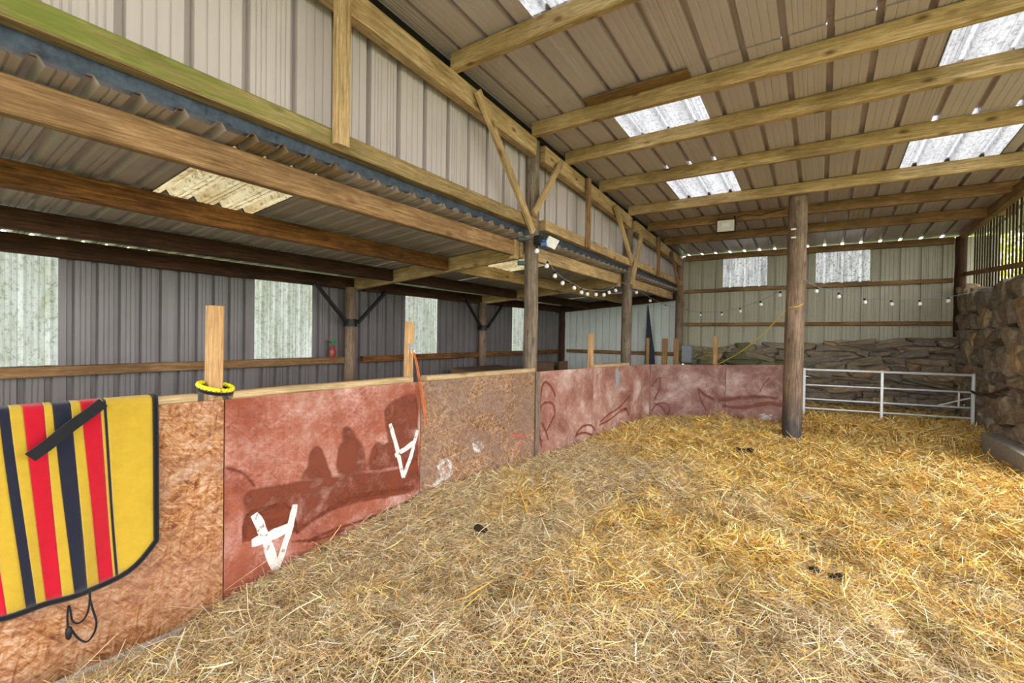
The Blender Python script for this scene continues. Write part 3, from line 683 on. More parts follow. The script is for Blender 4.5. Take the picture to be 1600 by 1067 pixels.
# brown wash: broad back, two rounded humps, sweeping lower edge
blot(po, pl, [(378, 780), (390, 764), (430, 756), (480, 748), (525, 742), (560, 738), (610, 733), (640, 722), (653, 716), (655, 760), (640, 772), (600, 780), (560, 786), (530, 796), (500, 810), (470, 828), (462, 836), (455, 805), (440, 790), (418, 800), (400, 800), (386, 812), (384, 846), (378, 830)], 'brown_stain')
blot(po, pl, [(471, 752), (471, 738), (478, 728), (480, 712), (488, 698), (500, 696), (508, 708), (514, 726), (518, 746)], 'brown_stain')
blot(po, pl, [(527, 744), (528, 700), (534, 686), (533, 670), (541, 664), (551, 670), (560, 684), (570, 700), (572, 736)], 'brown_stain')
blot(po, pl, [(575, 736), (578, 704), (590, 688), (604, 690), (600, 640), (620, 622), (650, 615), (654, 660), (652, 720), (610, 732)], 'brown_stain')
for pts, wd in (([(352, 730), (380, 740), (398, 760)], .02), ([(462, 832), (500, 805), (545, 780), (590, 770), (648, 760)], .03), ([(480, 846), (520, 828), (560, 815), (600, 800), (640, 782)], .025), ([(456, 846), (500, 842), (540, 826)], .02)):
    stroke(po, pl, pts, wd, 'brown_stain')
po, pl = panels[2]
stroke(po, pl, [(800, 680), (812, 681), (821, 684)], .045, 'pink_paint'); stroke(po, pl, [(815, 690), (808, 700), (803, 706)], .04, 'pink_paint')
blot(po, pl, [(682, 724), (690, 716), (700, 715), (708, 724), (707, 738), (700, 750), (690, 754), (680, 762), (674, 756), (684, 744)], 'white_smear', 'smear', soft=.015)
blot(po, pl, [(737, 692), (748, 688), (757, 694), (755, 704), (744, 708), (738, 702)], 'white_smear', 'smear', soft=.015)
po, pl = panels[3]
lin = .032
for pts in ([(846, 700), (842, 660), (846, 610), (852, 597), (862, 606), (868, 620)], [(843, 640), (850, 630), (862, 630), (867, 644), (860, 662), (852, 676)], [(846, 660), (852, 672), (857, 688)], [(839, 700), (842, 686), (848, 690)], [(898, 683), (908, 668), (922, 664), (930, 672)], [(900, 680), (912, 676), (926, 680)]): stroke(po, pl, pts, lin, 'brown_line')
po, pl = panels[4]
for pts in ([(937, 660), (950, 648), (968, 636), (984, 618)], [(936, 664), (952, 656), (972, 640), (980, 638)], [(970, 645), (978, 640), (983, 650)]): stroke(po, pl, pts, .026, 'brown_line')
hole = blot(po, pl, [(962, 580), (965, 576), (968, 586), (967, 600), (964, 606), (962, 596)], 'grey_box', 'hole', .002, .004); tag(hole, 'small pale blue-grey hole in the panel')
po, pl = bpan[0]
for pts in ([(1010, 588), (1016, 604), (1024, 596), (1031, 590), (1030, 608), (1022, 624)], [(1018, 642), (1026, 632), (1040, 630), (1046, 638), (1042, 648)], [(1022, 630), (1032, 634), (1042, 648)], [(1091, 606), (1094, 622), (1104, 642)]): stroke(po, pl, pts, .028, 'brown_line')
stroke(po, pl, [(1092, 607), (1100, 616), (1116, 624)], (.03, .06), 'brown_stain')
po, pl = bpan[1]
stroke(po, pl, [(1121, 626), (1150, 622), (1190, 620), (1216, 622)], (.08, .05), 'brown_stain'); stroke(po, pl, [(1128, 634), (1160, 637), (1200, 630), (1222, 634)], (.05, .08), 'brown_line')
blot(po, pl, [(1184, 648), (1192, 645), (1202, 648), (1208, 645), (1205, 656), (1196, 659), (1188, 656)], 'white_smear', 'smear', soft=.015)
stroke(po, pl, [(1187, 612), (1194, 600), (1203, 590)], .018, 'brown_line')

# ================================================================== STRAW BED
def vnoise(x, y, seed, s):
    g = np.random.default_rng(seed).random((128, 128)); x = x * s + 40; y = y * s + 40
    xi = np.floor(x).astype(int); yi = np.floor(y).astype(int); fx = x - xi; fy = y - yi; fx = fx * fx * (3 - 2 * fx); fy = fy * fy * (3 - 2 * fy)
    a = g[xi % 128, yi % 128]; b = g[(xi + 1) % 128, yi % 128]; c = g[xi % 128, (yi + 1) % 128]; d = g[(xi + 1) % 128, (yi + 1) % 128]
    return (a * (1 - fx) + b * fx) * (1 - fy) + (c * (1 - fx) + d * fx) * fy - .5
def sstep(a, b, t): t = np.clip((t - a) / (b - a), 0, 1); return t * t * (3 - 2 * t)
def straw_h(x, y):
    x = np.asarray(x, float); y = np.asarray(y, float)
    h = .22 + .09 * vnoise(x, y, 1, .8) + .09 * vnoise(x, y, 2, 2.1) + .085 * vnoise(x, y, 3, 5.0) + .05 * vnoise(x, y, 4, 10.5)
    hf = np.interp(y, [.3, 1.21, 1.6, 2.66, 4.36, 6, 8], [.13, .09, .135, .29, .25, .21, .2]) + .25 * (h - .22); wf_ = sstep(-1.5, -2.55, x); h = h * (1 - wf_) + hf * wf_     # banked along the panels
    gate = sstep(-.55, -.3, x) * sstep(8.44, 8.58, y); h = h - .05 * sstep(-.6, -.2, x) * sstep(7.3, 8.2, y) * (1 - gate); h = h * (1 - gate) + gate * (.355 + .2 * (h - .22))
    k_ = sstep(.9, 1.35, y); h = h * (k_ + (1 - k_) * sstep(.03, .36, x - np.interp(y, [-.9, 1.215, 2.665, 8], [-2.86, -2.805, -2.72, -2.5]) + .06 * vnoise(x, y, 8, 6.)))
    return h - .012 * (h < .02)
nx, ny = 150, 260; X0, X1, Y0, Y1 = -2.9, 2.6, .2, 10.75
def fence_x(y): return np.interp(y, [n[1] for n in nodes], [n[0] for n in nodes])
xs = np.linspace(0, 1, nx); ys = np.linspace(Y0, Y1, ny); YY, S = np.meshgrid(ys, xs, indexing='ij')
left = np.where(YY < 8.0, fence_x(YY) + .012, -2.5 + .0 * YY); XX = left + S * (np.where(YY > 7.25, 2.02, X1) - left)
ZZ = straw_h(XX, YY)
bvs = np.stack([XX, YY, ZZ], -1).reshape(-1, 3); idx = np.arange(nx * ny).reshape(ny, nx)
bfs = np.stack([idx[:-1, :-1], idx[:-1, 1:], idx[1:, 1:], idx[1:, :-1]], -1).reshape(-1, 4)
me = bpy.data.meshes.new('straw_bedding'); me.from_pydata(bvs.tolist(), [], bfs.tolist()); me.materials.append(M['straw_base'])
me.polygons.foreach_set('use_smooth', [True] * len(me.polygons)); straw = bpy.data.objects.new('straw_bedding', me); link(straw)
tag(straw, 'deep golden straw and hay bedding covering the pen floor', 'straw', kind='stuff')
def strands(n, xr, yr, seed, width, length, lift):
    r = np.random.default_rng(seed); x = r.uniform(*xr, n); y = r.uniform(*yr, n)
    keep = (x > fence_x(y) + .03) & ~((y > 8.0 + (x + 2.5) * .483) & (x < -.40)) & (x < np.where(y > 7.25, 1.93, 9)) & (np.hypot(x + .32, y - 7.5) > .15)
    hh = straw_h(x, y); keep &= hh > .012 * r.random(n) + .004; x, y, hh = x[keep], y[keep], hh[keep]; n = len(x)
    g = np.clip(.38 + 1.1 * vnoise(x, y, 31, .9) + .8 * vnoise(x, y, 33, 2.5) + .25 * (x + .6) + .13 * (y - 3.6), .08, .97); pick = r.random(n) < g
    th = r.uniform(0, 2 * np.pi, n) + 1.2 * vnoise(x, y, 21, 3.0); L = length * r.lognormal(0, .4, n); W = width * r.uniform(.6, 1.4, n) * np.where(pick, 1.3, .8)
    tilt = r.normal(.0, lift, n); d = np.stack([np.cos(th) * np.cos(tilt), np.sin(th) * np.cos(tilt), np.sin(tilt)], -1)
    bend = r.normal(0, 1, n) * np.where(pick, .22, .95); nrm = np.stack([-np.sin(th), np.cos(th), np.zeros(n)], -1)
    roll = r.uniform(-1.2, 1.2, n); side = nrm * np.cos(roll)[:, None] + np.array([0, 0, 1.]) * np.sin(roll)[:, None]
    c = np.stack([x, y, hh + r.uniform(-.004, .022, n) + np.abs(np.sin(tilt)) * L * .3], -1)
    V = []
    for t, wf in ((-.5, .8), (-.05, 1.), (.5, .35)):
        q = c + d * (L * t)[:, None] + nrm * (bend * L * (t * t))[:, None]
        q[:, 2] = np.maximum(q[:, 2], straw_h(q[:, 0], q[:, 1]) + .001)
        lim = np.where((q[:, 1] > -1) & (q[:, 1] < 8.0), fence_x(q[:, 1]) + .006, -9); q[:, 0] = np.maximum(q[:, 0], lim)
        V += [q + side * (W * wf * .5)[:, None], q - side * (W * wf * .5)[:, None]]
    V = np.stack(V, 1)                                            # n,6,3
    gold = np.array([[.58, .33, .06], [.68, .43, .10], [.76, .54, .20], [.42, .21, .035], [.82, .64, .33]])
    hay = np.array([[.52, .37, .20], [.66, .50, .31], [.80, .66, .47], [.32, .195, .09], [.54, .44, .22]])
    ci = r.integers(0, 5, n); tint = np.where(pick[:, None], gold[ci], hay[ci]) * np.clip(r.lognormal(.14, .42, (n, 1)), .3, 1.9); tint = np.minimum(tint, .93)
    return V, tint
def strand_obj(name, parts, parent):
    V = np.concatenate([p[0] for p in parts]); T = np.concatenate([p[1] for p in parts]); n = len(V)
    me = bpy.data.meshes.new(name); me.vertices.add(n * 6); me.vertices.foreach_set('co', V.astype(np.float32).ravel())
    q = np.array([[0, 1, 3, 2], [2, 3, 5, 4]]); F = (np.arange(n)[:, None, None] * 6 + q[None]).reshape(-1, 4).astype(np.int32)
    me.loops.add(F.size); me.loops.foreach_set('vertex_index', F.ravel()); me.polygons.add(len(F)); me.polygons.foreach_set('loop_start', np.arange(0, F.size, 4, dtype=np.int32))
    me.update(calc_edges=True); at = me.attributes.new('tint', 'FLOAT_COLOR', 'POINT')
    c = np.ones((n, 6, 4), np.float32); c[:, :, :3] = T[:, None, :]; at.data.foreach_set('color', c.ravel()); me.materials.append(M['straw'])
    o = bpy.data.objects.new(name, me); link(o, parent); tag(o, kind='stuff'); return o
strand_obj('loose_straw', [strands(210000, (-2.85, 2.2), (.3, 3.2), 1, .0025, .075, .32), strands(130000, (-2.8, 2.3), (3.2, 5.6), 2, .0036, .085, .32),
                           strands(95000, (-2.7, 2.0), (5.6, 8.0), 3, .0052, .10, .3), strands(45000, (-2.5, 2.0), (8.0, 9.4), 4, .006, .10, .35), strands(9000, (-.4, 2.0), (9.4, 10.7), 5, .007, .13, .2),
                           strands(3500, (-2.8, 2.2), (.6, 4.5), 6, .0042, .15, .5)], straw)
# dung
def clump(name, label, px, py, n, spread, size):
    d = ray(px, py); t = (CAM.z - .24) / -d.z; p = CAM + d * t; p.z = float(straw_h(p.x, p.y)); mb = MB(); import bmesh
    for i in range(n):
        bm = bmesh.new(); bmesh.ops.create_icosphere(bm, subdivisions=2, radius=size * random.uniform(.75, 1.2)); c = p + Vector((random.uniform(-spread, spread), random.uniform(-spread, spread) * .6, random.uniform(0.03, .055)))
        vs = [c + Vector((v.co.x * 1.1, v.co.y, v.co.z * .8)) * random.uniform(.9, 1.1) for v in bm.verts]; fs = [[v.index for v in f.verts] for f in bm.faces]; bm.free(); mb.add(vs, fs, None, 0, True)
    return tag(mb.build(name, M['dung']), label, 'dung')
clump('horse_droppings', 'dark clump of droppings in the straw in front of the free-standing pole', 1156, 704, 7, .11, .035)
clump('horse_droppings', 'small dark clump in the middle of the straw, left of centre', 752, 840, 3, .03, .026)
clump('horse_droppings', 'dark clump in the right foreground straw, left one of a pair', 1268, 893, 3, .028, .022)
clump('horse_droppings', 'dark reddish clump in the right foreground straw, right one of a pair', 1306, 903, 3, .025, .024)
# concrete ledge and kerb
led = MB().box((1.93, 7.6, .2), (.34, 1.7, .46), ch=.02, jit=.004, segs=4).build('concrete_ledge', M['concrete']); tag(led, 'pale concrete ledge at the foot of the right stone wall', 'ledge')

# ================================================================== GATE
gl = at_y(1257, 577, 9.0); gl = Vector((gl.x, 9.0, 0)); gr = Vector((1.86, 9.4, 0))
gate = empty('metal_gate', ((gl + gr) / 2).to_tuple()[:2] + (.34,)); tag(gate, 'galvanised five-bar metal gate in front of the back stone wall', 'gate')
gz0, gz1 = .355, 1.125; gd = (gr - gl).normalized()
def gp(t, z): return gl.lerp(gr, t) + Vector((0, 0, z))
for i, f in enumerate((0, .17, .37, .67, 1.0)):
    z = gz0 + (gz1 - gz0) * f; MB().rod(gp(0, z), gp(1, z), .02 if f in (0, 1) else .014, 10).build('gate_bar', M['galv'], gate)
for t in (0, .49, 1): MB().beam(gp(t, gz0 - .02), gp(t, gz1 + .022), .04, .04 if t != .49 else .03).build('gate_upright', M['galv'], gate)
MB().rod(gp(.81, gz0 + .77 * .38), gp(.985, gz0 + .77 * .56), .012, 8).build('gate_brace', M['galv'], gate)
MB().rod(gp(.925, gz0 + .77 * .37), gp(.925, gz0 + .77 * .67), .012, 8).build('gate_brace', M['galv'], gate)
MB().rod(gp(.0, gz0 + .77 * .85) , gp(.03, gz0 + .77 * .85), .012, 8).build('gate_hinge', M['galv'], gate)
a = gp(.99, gz0 + .77 * .69); b = Vector((2.0, 8.1, 1.12)); pts = []
for i in range(25): t = i / 24; pts.append(a.lerp(b, t) + Vector((-.05 * math.sin(t * 3.14), 0, -.10 * math.sin(t * math.pi))) + Vector((0, 0, .006 * math.sin(i * 2.5))))
ch = MB().tube(pts, [.013 + .005 * (i % 2) for i in range(25)], 7).build('gate_chain', M['rust_chain']); tag(ch, 'rusty red-brown chain slung from the gate to the right wall', 'chain')

# ================================================================== BLANKET
FX = -2.805
bl = empty('horse_blanket', (-2.82, .3, 1.22)); tag(bl, 'yellow striped horse blanket with red and navy bands hung over the partition', 'blanket')
def fx_at(y): return float(fence_x(y))
def by(px): # along-fence position for a picture column at mid height
    p = on_plane(px, 640, (-2.795, 1.0, 0), (1, .03, 0)); return p.y
def by2(px, py): return on_plane(px, py, (-2.76, 1.0, 0), (1, .03, 0)).y
edges_top = [-330, -250, -215, -150, -110, -62, -30, 0, 17, 38, 71, 84, 113, 128, 158, 163, 167.5, 241]
# bottom columns measured along the lower hem
edges_bot = [(-280, 1010), (-205, 1005), (-170, 1000), (-110, 995), (-80, 990), (-20, 975), (10, 968), (40, 956), (57, 950), (72, 943), (97, 935), (116, 928), (138, 918), (158, 910), (180, 898), (183, 896), (187, 894), (241, 868)]
mats_ = ['fleece_yellow', 'fleece_red', 'fleece_yellow', 'fleece_navy', 'fleece_yellow', 'fleece_red', 'fleece_yellow', 'fleece_navy', 'fleece_yellow', 'fleece_red', 'fleece_yellow', 'fleece_navy', 'fleece_yellow', 'fleece_red', 'fleece_yellow', 'fleece_navy', 'fleece_yellow']
ytop = [by(p) for p in edges_top]; ybot = [by2(*p) for p in edges_bot]
def hem_z(y):   # lower hem height along the fence; the far corner is rounded up
    yr = ybot[-1]; z = .42 + .02 * math.sin(y * 5); d = yr - y
    if d < .22: z += .16 * (1 - max(d, 0) / .22) ** 2
    return z
def cloth_pt(s, t):     # s in edge-index space, t: -0.25 back .. 0 top .. 1 hem
    i = min(int(s), len(ytop) - 2); f = s - i
    y0_ = ytop[i] * (1 - f) + ytop[i + 1] * f; y1_ = ybot[i] * (1 - f) + ybot[i + 1] * f
    zt = 1.275
    if t < 0:
        k = -t / .25; yy_ = y0_; return Vector((fx_at(yy_) - .03 - .05 * min(1, k * 3), yy_, zt - .02 - .45 * max(0, k - .15) + .012 * (1 - k)))
    if t < .04: k = t / .04; return Vector((fx_at(y0_) - .03 + .045 * k, y0_, zt + .004 - .012 * k * k))
    k = (t - .04) / .96; yy_ = y0_ + (y1_ - y0_) * k ** 1.15; zb = hem_z(y1_); z = zt - .008 + (zb - zt) * k
    fold = .011 * k * (1 + math.sin(yy_ * 30 + 1.0 + 2 * k)) + .024 * k * (1 + math.sin(yy_ * 11 + 2.2 + k))
    return Vector((fx_at(yy_) + .015 + .022 * k ** .5 + fold, yy_, z))
tv = [-.25, -.18, -.1, -.04, 0, .02, .04] + [.04 + .96 * (i + 1) / 26 for i in range(26)]
for i in range(len(mats_)):
    sub = 2 if abs(edges_top[i + 1] - edges_top[i]) < 10 else (14 if i == len(mats_) - 1 else 6); mb = MB(); vs = []; fs = []
    for t in tv:
        for k in range(sub + 1): vs.append(cloth_pt(min(i + k / sub, len(ytop) - 1.0001), t))
    for a in range(len(tv) - 1):
        for k in range(sub): q = a * (sub + 1) + k; fs.append((q, q + sub + 1, q + sub + 2, q + 1))
    o = mb.add(vs, fs, None, 0, True).build('stripe', M[mats_[i]], bl); sm = o.modifiers.new('thickness', 'SOLIDIFY'); sm.thickness = .006; sm.offset = -1
    tag(o, {'fleece_yellow': 'yellow fleece stripe', 'fleece_red': 'red fleece stripe', 'fleece_navy': 'navy fleece stripe'}[mats_[i]])
smax = len(ytop) - 1.0001
ed = [cloth_pt(smax, t) + Vector((.004, .004, 0)) for t in tv]; ed2 = [cloth_pt(smax - (smax) * k / 90, 1.0) + Vector((.004, 0, -.004)) for k in range(1, 91)]
MB().tube(ed + ed2, .013, 7).build('edge_binding', M['binding'], bl)
# strap lying diagonally over the cloth
def on_cloth(px, py, off=.03): p = on_plane(px, py, (-2.77, 0.6, 0), (1, .03, 0)); return p + Vector((off, 0, 0))
a = on_cloth(160, 628, .012); b = on_cloth(44, 713, .036); mb = MB(); vs = []
d = (b - a).normalized(); sdv = d.cross(Vector((1, 0, 0))).normalized(); nseg = 10
for i in range(nseg + 1): p = a.lerp(b, i / nseg) + Vector((.006 * math.sin(i), 0, 0)); vs += [p + sdv * .024, p - sdv * .024]
vs2 = [v + Vector((.005, 0, 0)) for v in vs]; nv = len(vs); fs = []
for i in range(nseg): q = 2 * i; fs += [(q, q + 1, q + 3, q + 2), (nv + q, nv + q + 2, nv + q + 3, nv + q + 1), (q, q + 2, nv + q + 2, nv + q), (q + 1, nv + q + 1, nv + q + 3, q + 3)]
fs += [(0, nv, nv + 1, 1), (nv - 2, nv - 1, 2 * nv - 1, 2 * nv - 2)]
MB().add(vs + vs2, fs).build('strap', M['webbing'], bl)
cp = [on_cloth(x_, y_2, .035) for x_, y_2 in [(137, 918), (136, 940), (131, 958), (120, 969), (110, 966), (107, 952), (104, 942), (102, 960), (104, 985), (107, 978), (118, 992), (132, 998), (143, 985), (147, 968), (142, 950), (138, 935), (136, 922)]]
cc = []
for i in range(len(cp) - 1):
    p0 = cp[max(i - 1, 0)]; p1 = cp[i]; p2 = cp[i + 1]; p3 = cp[min(i + 2, len(cp) - 1)]
    for k in range(5): t = k / 5; cc.append(.5 * ((2 * p1) + (p2 - p0) * t + (2 * p0 - 5 * p1 + 4 * p2 - p3) * t * t + (3 * p1 - p0 - 3 * p2 + p3) * t ** 3))
cord = MB().tube(cc, .0045, 6).build('fillet_cord', M['binding'], bl)
q = on_cloth(104, 984, .036); MB().lathe([(.004, .028), (.011, .022), (.012, 0), (.010, -.02), (.004, -.03)], q).build('cord_toggle', M['black_rubber'], bl)

# ================================================================== ROPE ON STAKE
sp_ = at_x(336, 604, -2.86); rope = empty('braided_rope', (sp_.x, sp_.y, 1.25)); tag(rope, 'yellow braided rope coiled around the near stake on the cap rail', 'rope')
pts = []
for i in range(40): t = 2 * math.pi * i / 40; pts.append(Vector((sp_.x + .02 + .068 * math.cos(t), sp_.y - .005 + .085 * math.sin(t), 1.295 + .022 * math.cos(t + 2.6))))
for ph in (0, math.pi):
    st = []
    for i in range(80):
        t = i / 80 * 40; j = int(t) % 40; p = pts[j].lerp(pts[(j + 1) % 40], t - int(t)); an = i * .95 + ph; rad = (p - Vector((sp_.x + .02, sp_.y, p.z))).normalized(); st.append(p + rad * (.006 * math.cos(an)) + Vector((0, 0, .006 * math.sin(an))))
    MB().tube(st, .008, 6, True).build('rope_strand', M['rope_yellow'], rope)
MB().tube([p + Vector((0, 0, -.022)) for p in pts], .011, 6, True).build('dark_rope', M['binding'], rope)
MB().tube([pts[i] + Vector((.004, 0, -.010 + .014 * math.sin(i * 1.3))) for i in range(-10, 12)], .0035, 5).build('orange_twine', M['twine'], rope)
MB().box((sp_.x + .058, sp_.y, 1.253), (.02, .10, .014)).build('metal_strip', M['galv'], rope)
# twine and bracket on the second stake
q = at_x(644, 541, -2.735); tw = empty('twine_hank', (q.x, q.y, q.z)); tag(tw, 'frayed orange baler twine hanging from a small metal ring on the second stake', 'twine')
MB().box((q.x - .012, q.y + .005, q.z), (.012, .045, .05)).build('bracket_plate', M['grey_box'], tw)
MB().tube([Vector((q.x + .006, q.y + .018 * math.cos(t * .5236), q.z - .035 + .022 * math.sin(t * .5236))) for t in range(12)], .0035, 6, True).build('ring', M['galv'], tw)
for k in range(5):
    pp = []
    for i in range(14):
        t = i / 13; tgt = on_plane(658, 560 + 85 * 1.0, (-2.69, 2.7, 0), (1, -.05, 0)); zz = q.z - .05 - (q.z - .05 - .83) * t
        pp.append(Vector((q.x + .012 + (-2.69 - q.x) * min(1, t * 1.6) + .002 * k, q.y + (2.675 - q.y) * t ** .8 + .007 * math.sin(t * 9 + k * 1.7), zz + .03 * k * t)))
    MB().tube(pp, .0028, 5).build('twine_strand', M['twine'], tw)

# ================================================================== LIGHT FITTINGS
f1 = at_y(1134, 353, 8.22); fl1 = empty('floodlight', f1); tag(fl1, 'white floodlight with black frame hung under the roof purlin', 'floodlight')
mb = MB().box(f1 + Vector((0, .02, 0)), (.29, .05, .22), rz=R(6), ch=.012); mb.build('housing', M['black_rubber'], fl1)
MB().box(f1 + Vector((.002, -.012, 0)), (.255, .014, .185), rz=R(6)).build('lamp_glass', M['lamp_glass'], fl1); MB().box(f1 + Vector((.004, -.022, .005)), (.12, .012, .07), rz=R(6)).build('reflector', M['white_plastic'], fl1)
for s in (-1, 1): MB().beam(f1 + Vector((s * .15, .03, 0)), f1 + Vector((s * .12, .07, .17)), .02, .008).build('bracket', M['black_rubber'], fl1)
MB().tube([f1 + Vector((.1, .05, .08)), f1 + Vector((.25, .05, .16)), f1 + Vector((.5, .055, .12)), f1 + Vector((.85, .055, .18))], .005, 5).build('cable', M['black_rubber'], fl1)
f2 = at_x(843, 379, -2.62); fl2 = empty('security_light', f2); tag(fl2, 'small white security light with blue body on the nearest round post', 'floodlight')
MB().box(f2 + Vector((0, -.02, .02)), (.07, .10, .10), ch=.01).build('back_plate', M['black_rubber'], fl2); MB().box(f2 + Vector((.05, .02, -.025)), (.06, .08, .05), rz=.3, ch=.01).build('sensor_body', M['blue_plastic'], fl2)
pm = f2 + Vector((.10, .09, .01)); MB().prism([(-.07, -.055), (.07, -.055), (.07, .055), (-.07, .055)], pm, pm + Vector((.018, -.012, -.012)), up=(0, .3, 1)).build('lamp_panel', M['white_plastic'], fl2)
MB().rod(f2 + Vector((.03, -.01, .02)), pm, .012, 8).build('swivel_arm', M['blue_plastic'], fl2)
for py_ in (373, 411):
    p = at_x(817, py_, -2.66); o = MB().beam(p + Vector((-.045, -.03, 0)), p + Vector((.01, .03, 0)), .03, .045).build('bracket', M['green_steel'], pa); tag(o, 'dark green bracket')
eb = at_y(1073, 553, 10.66); e = empty('electrical_box', eb); tag(e, 'grey electrical box on the brown corner post', 'electrical box')
MB().box(eb + Vector((0, .05, 0)), (.22, .12, .40), ch=.015).build('enclosure', M['grey_box'], e); MB().box(eb + Vector((0, -.018, .0)), (.20, .02, .37), ch=.008).build('lid', M['grey_box'], e)
MB().rod(eb + Vector((-.06, .05, -.19)), eb + Vector((-.06, .05, -.75)), .012, 8).build('conduit', M['grey_box'], e)
# festoon lights: each span hangs in the vertical plane between its two fixings
fest = empty('festoon_lights', (-2.5, 7.0, 2.3)); tag(fest, 'string of clear festoon bulbs on a thin cable slung between the posts', 'string lights')
spans = [((-2.60, 4.5), (-2.62, 7.4), [(839, 389), (856, 413), (867, 429), (880, 440), (896, 448), (908, 455), (918, 458), (932, 459), (943, 459.5), (951, 456), (961, 453), (974, 446)]),
         ((-2.62, 7.55), (-2.62, 10.75), [(974, 447), (994, 456.5), (1016, 470), (1040, 481), (1066, 489)]),
         ((-2.6, 10.7), (-.36, 7.38), [(1067, 489), (1095, 493), (1127, 492), (1156, 486), (1188, 475), (1219, 460), (1246, 434)]),
         ((-.30, 7.38), (1.9, 9.3), [(1246, 434), (1277, 453.6), (1311, 462), (1350.6, 471), (1392, 474), (1437, 473.5), (1482, 469), (1531, 459)])]
bulb_me = MB().lathe([(.004, -.002), (.014, -.004), (.014, -.030)], (0, 0, 0), n=10, mi=0).lathe([(.012, -.030), (.022, -.042), (.027, -.056), (.024, -.072), (.012, -.082), (.002, -.085)], (0, 0, 0), n=12, mi=1).data('bulb', [M['black_rubber'], M['bulb']])
for (a, b, pts) in spans:
    d = Vector((b[0] - a[0], b[1] - a[1], 0)); nrm = Vector((d.y, -d.x, 0)).normalized(); P = [on_plane(x_, y_2 - 5, (a[0], a[1], 0), nrm) for x_, y_2 in pts]
    MB().tube(P, .0035, 5).build('cable', M['grey_box'], fest)
    for p in P[1:-1] if a != spans[0][0] else P[:-1]:
        o = bpy.data.objects.new('bulb', bulb_me); link(o, fest); o.location = p - fest.location; o.rotation_euler = (random.uniform(-.2, .2), random.uniform(-.2, .2), 0)
# yellow cord from the pole down to the partition, clips on pole
a = at_y(1232, 481, 7.45); b = at_y(1122, 569, 8.6); pts = [a.lerp(b, i / 20) + Vector((0, 0, -.10 * math.sin(math.pi * i / 20))) for i in range(21)]
yc = MB().tube([a + Vector((.16, .03, .20)), a + Vector((.17, .0, .05)), a + Vector((.12, -.07, .015)), a + Vector((.03, -.08, .0))] + pts, .007, 6).build('yellow_cord', M['yellow_hose']); tag(yc, 'thin yellow cord sloping from the free-standing pole to the partition', 'cord')
for py_, lb in ((358, 'upper white clip near the top of the free-standing pole'), (371, 'lower white clip near the top of the free-standing pole')):
    p = at_y(1240, py_, 7.37); tag(MB().box(p, (.06, .02, .022)).build('white_clip', M['white_plastic']), lb, 'clip', 'white clips on the pole')

# ================================================================== THINGS IN THE LEAN-TO
bq = at_x(519, 557, -5.87); bq.z = 1.268; sb = empty('spray_bottle', bq); tag(sb, 'red spray bottle with green trigger standing on the lean-to wall rail', 'spray bottle')
MB().lathe([(.045, 0), (.05, .01), (.05, .09), (.036, .14), (.018, .17), (.016, .19)], bq, n=16).build('bottle', M['red_liquid'], sb)
MB().lathe([(.022, .185), (.022, .21), (.014, .215)], bq, n=12).build('collar', M['green_plastic'], sb)
MB().beam(bq + Vector((.01, -.05, .235)), bq + Vector((.01, .05, .235)), .028, .035).build('trigger_head', M['green_plastic'], sb); MB().rod(bq + Vector((.01, -.05, .24)), bq + Vector((.01, -.075, .24)), .013, 8).build('nozzle', M['red_plastic'], sb)
MB().beam(bq + Vector((.01, -.03, .22)), bq + Vector((.01, -.05, .17)), .012, .012).build('trigger', M['green_plastic'], sb)
def lean_thing(name, label, cat, c, size, rz, mat, tilt=0):
    o = MB().beam(Vector((-size[0] / 2, 0, 0)), Vector((size[0] / 2, 0, 0)), size[1], size[2], .01, segs=3, jit=.004).build(name, M[mat]); o.location = c; o.rotation_euler = (tilt, 0, rz); tag(o, label, cat); return o
pbx = at_x(737, 580, -5.2)
o = MB().box((-5.2, 7.05, .5), (.9, 1.5, .98), ch=.03, jit=.02, segs=5).build('hay_stack', M['cardboard']); tag(o, 'low brown pile against the lean-to wall behind the chipboard panel', 'pile')
wbx = empty('wooden_crate', (-4.6, 9.2, 0)); tag(wbx, 'brown wooden crate with dark opening beyond the nearest round post', 'crate')
c0 = at_x(857, 575, -4.7); c0 = Vector((-4.7, c0.y, 0))
for nm, off, sz in (('crate_side', (-.0, -.28, .54), (.55, .03, 1.08)), ('crate_side', (0, .32, .54), (.55, .03, 1.08)), ('crate_back', (-.26, .02, .54), (.03, .58, 1.08)), ('crate_shelf', (0, .02, .6), (.52, .57, .03)), ('crate_front', (.27, .14, .56), (.025, .36, 1.1))):
    MB().box(c0 + Vector(off), sz).build(nm, M['cardboard'], wbx)
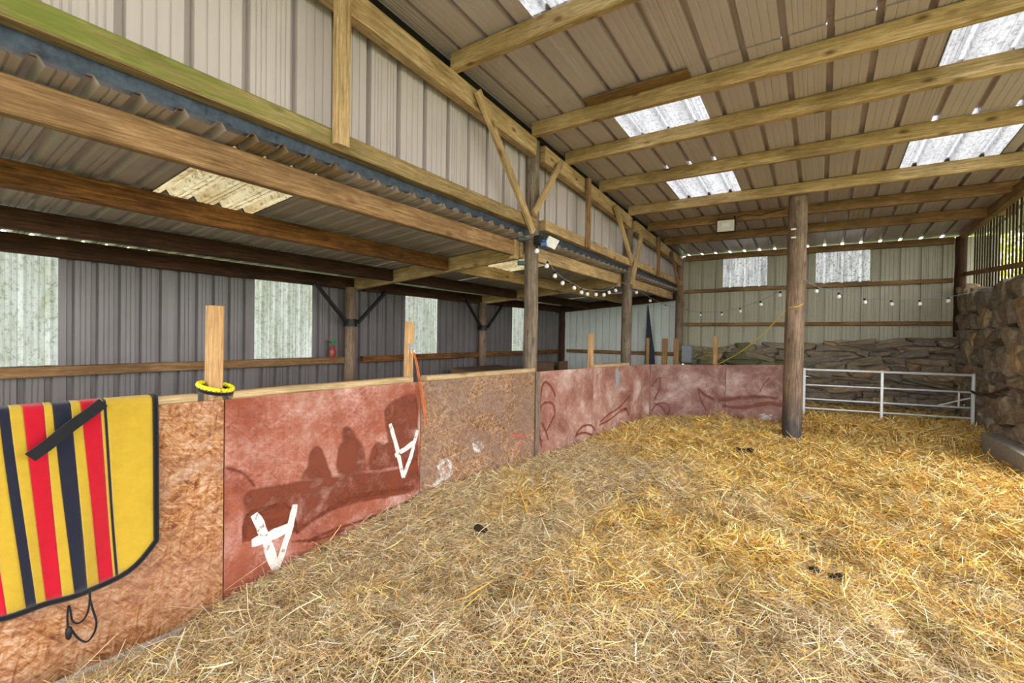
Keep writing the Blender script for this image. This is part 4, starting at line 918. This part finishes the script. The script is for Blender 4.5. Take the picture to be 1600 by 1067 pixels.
p = at_y(1013, 476, 10.95); q0 = at_y(1006, 575, 10.95); q1 = at_y(1023, 575, 10.9)  # narrow dark blue taper of unidentified kind, drawn as a solid
zb = .05; mb = MB(); tip = p; th = Vector((0, -.06, 0)); A = Vector((q0.x + .02, 10.95, zb)); B_ = Vector((q1.x + .05, 10.95, zb)); mid = Vector((q1.x - .02, 10.93, 1.25))
mb.add([tip, A, B_, mid, tip + th, A + th * 2, B_ + th * 2, mid + th], [(0, 1, 2, 3), (7, 6, 5, 4), (0, 4, 5, 1), (1, 5, 6, 2), (2, 6, 7, 3), (3, 7, 4, 0)])
tag(mb.build('folded_cover', M['dark_cloth']), 'tall tapering dark blue cover standing against the pale far wall', 'cover')
# thin added strip standing in for stained roof metal above the purlin
st_ = MB().beam((-1.98, 4.17, roof_z(-2, 4.17) - .012), (-1.0, 4.17, roof_z(-1, 4.17) - .012), .16, .018).build('stained_board', M['pine_brown']); tag(st_, 'ochre brown stained thin board wedged between roof and purlin', 'board')
# greenery beyond the slatted screen
def hedge(x, y, z, rx, ry, rz_, n, seed):
    r = np.random.default_rng(seed); u = r.normal(size=(n, 3)); u /= np.linalg.norm(u, axis=1)[:, None]; c = np.array([x, y, z]) + u * np.array([rx, ry, rz_]) * r.uniform(.75, 1.05, (n, 1))
    a = r.normal(size=(n, 3)); a /= np.linalg.norm(a, axis=1)[:, None]; b = np.cross(a, u); b /= np.linalg.norm(b, axis=1)[:, None] + 1e-6; s = .11 * r.uniform(.6, 1.4, (n, 1))
    V = np.stack([c - a * s, c + b * s * .5, c + a * s, c - b * s * .5], 1).reshape(-1, 3); F = np.arange(n * 4).reshape(-1, 4)
    me = bpy.data.meshes.new('foliage'); me.from_pydata(V.tolist(), [], F.tolist()); me.materials.append(M['leaf']); o = bpy.data.objects.new('leafy_tree', me); link(o); return o
tag(hedge(6.0, 17.5, 2.6, 1.6, 3.6, 4.2, 7000, 3), 'yellow-green tree seen through the far end of the slatted screen', 'tree')
tag(hedge(7.2, 27.0, 3.4, 2.2, 4.5, 6.5, 9000, 4), 'tall distant yellow-green tree beyond the slatted screen', 'tree')
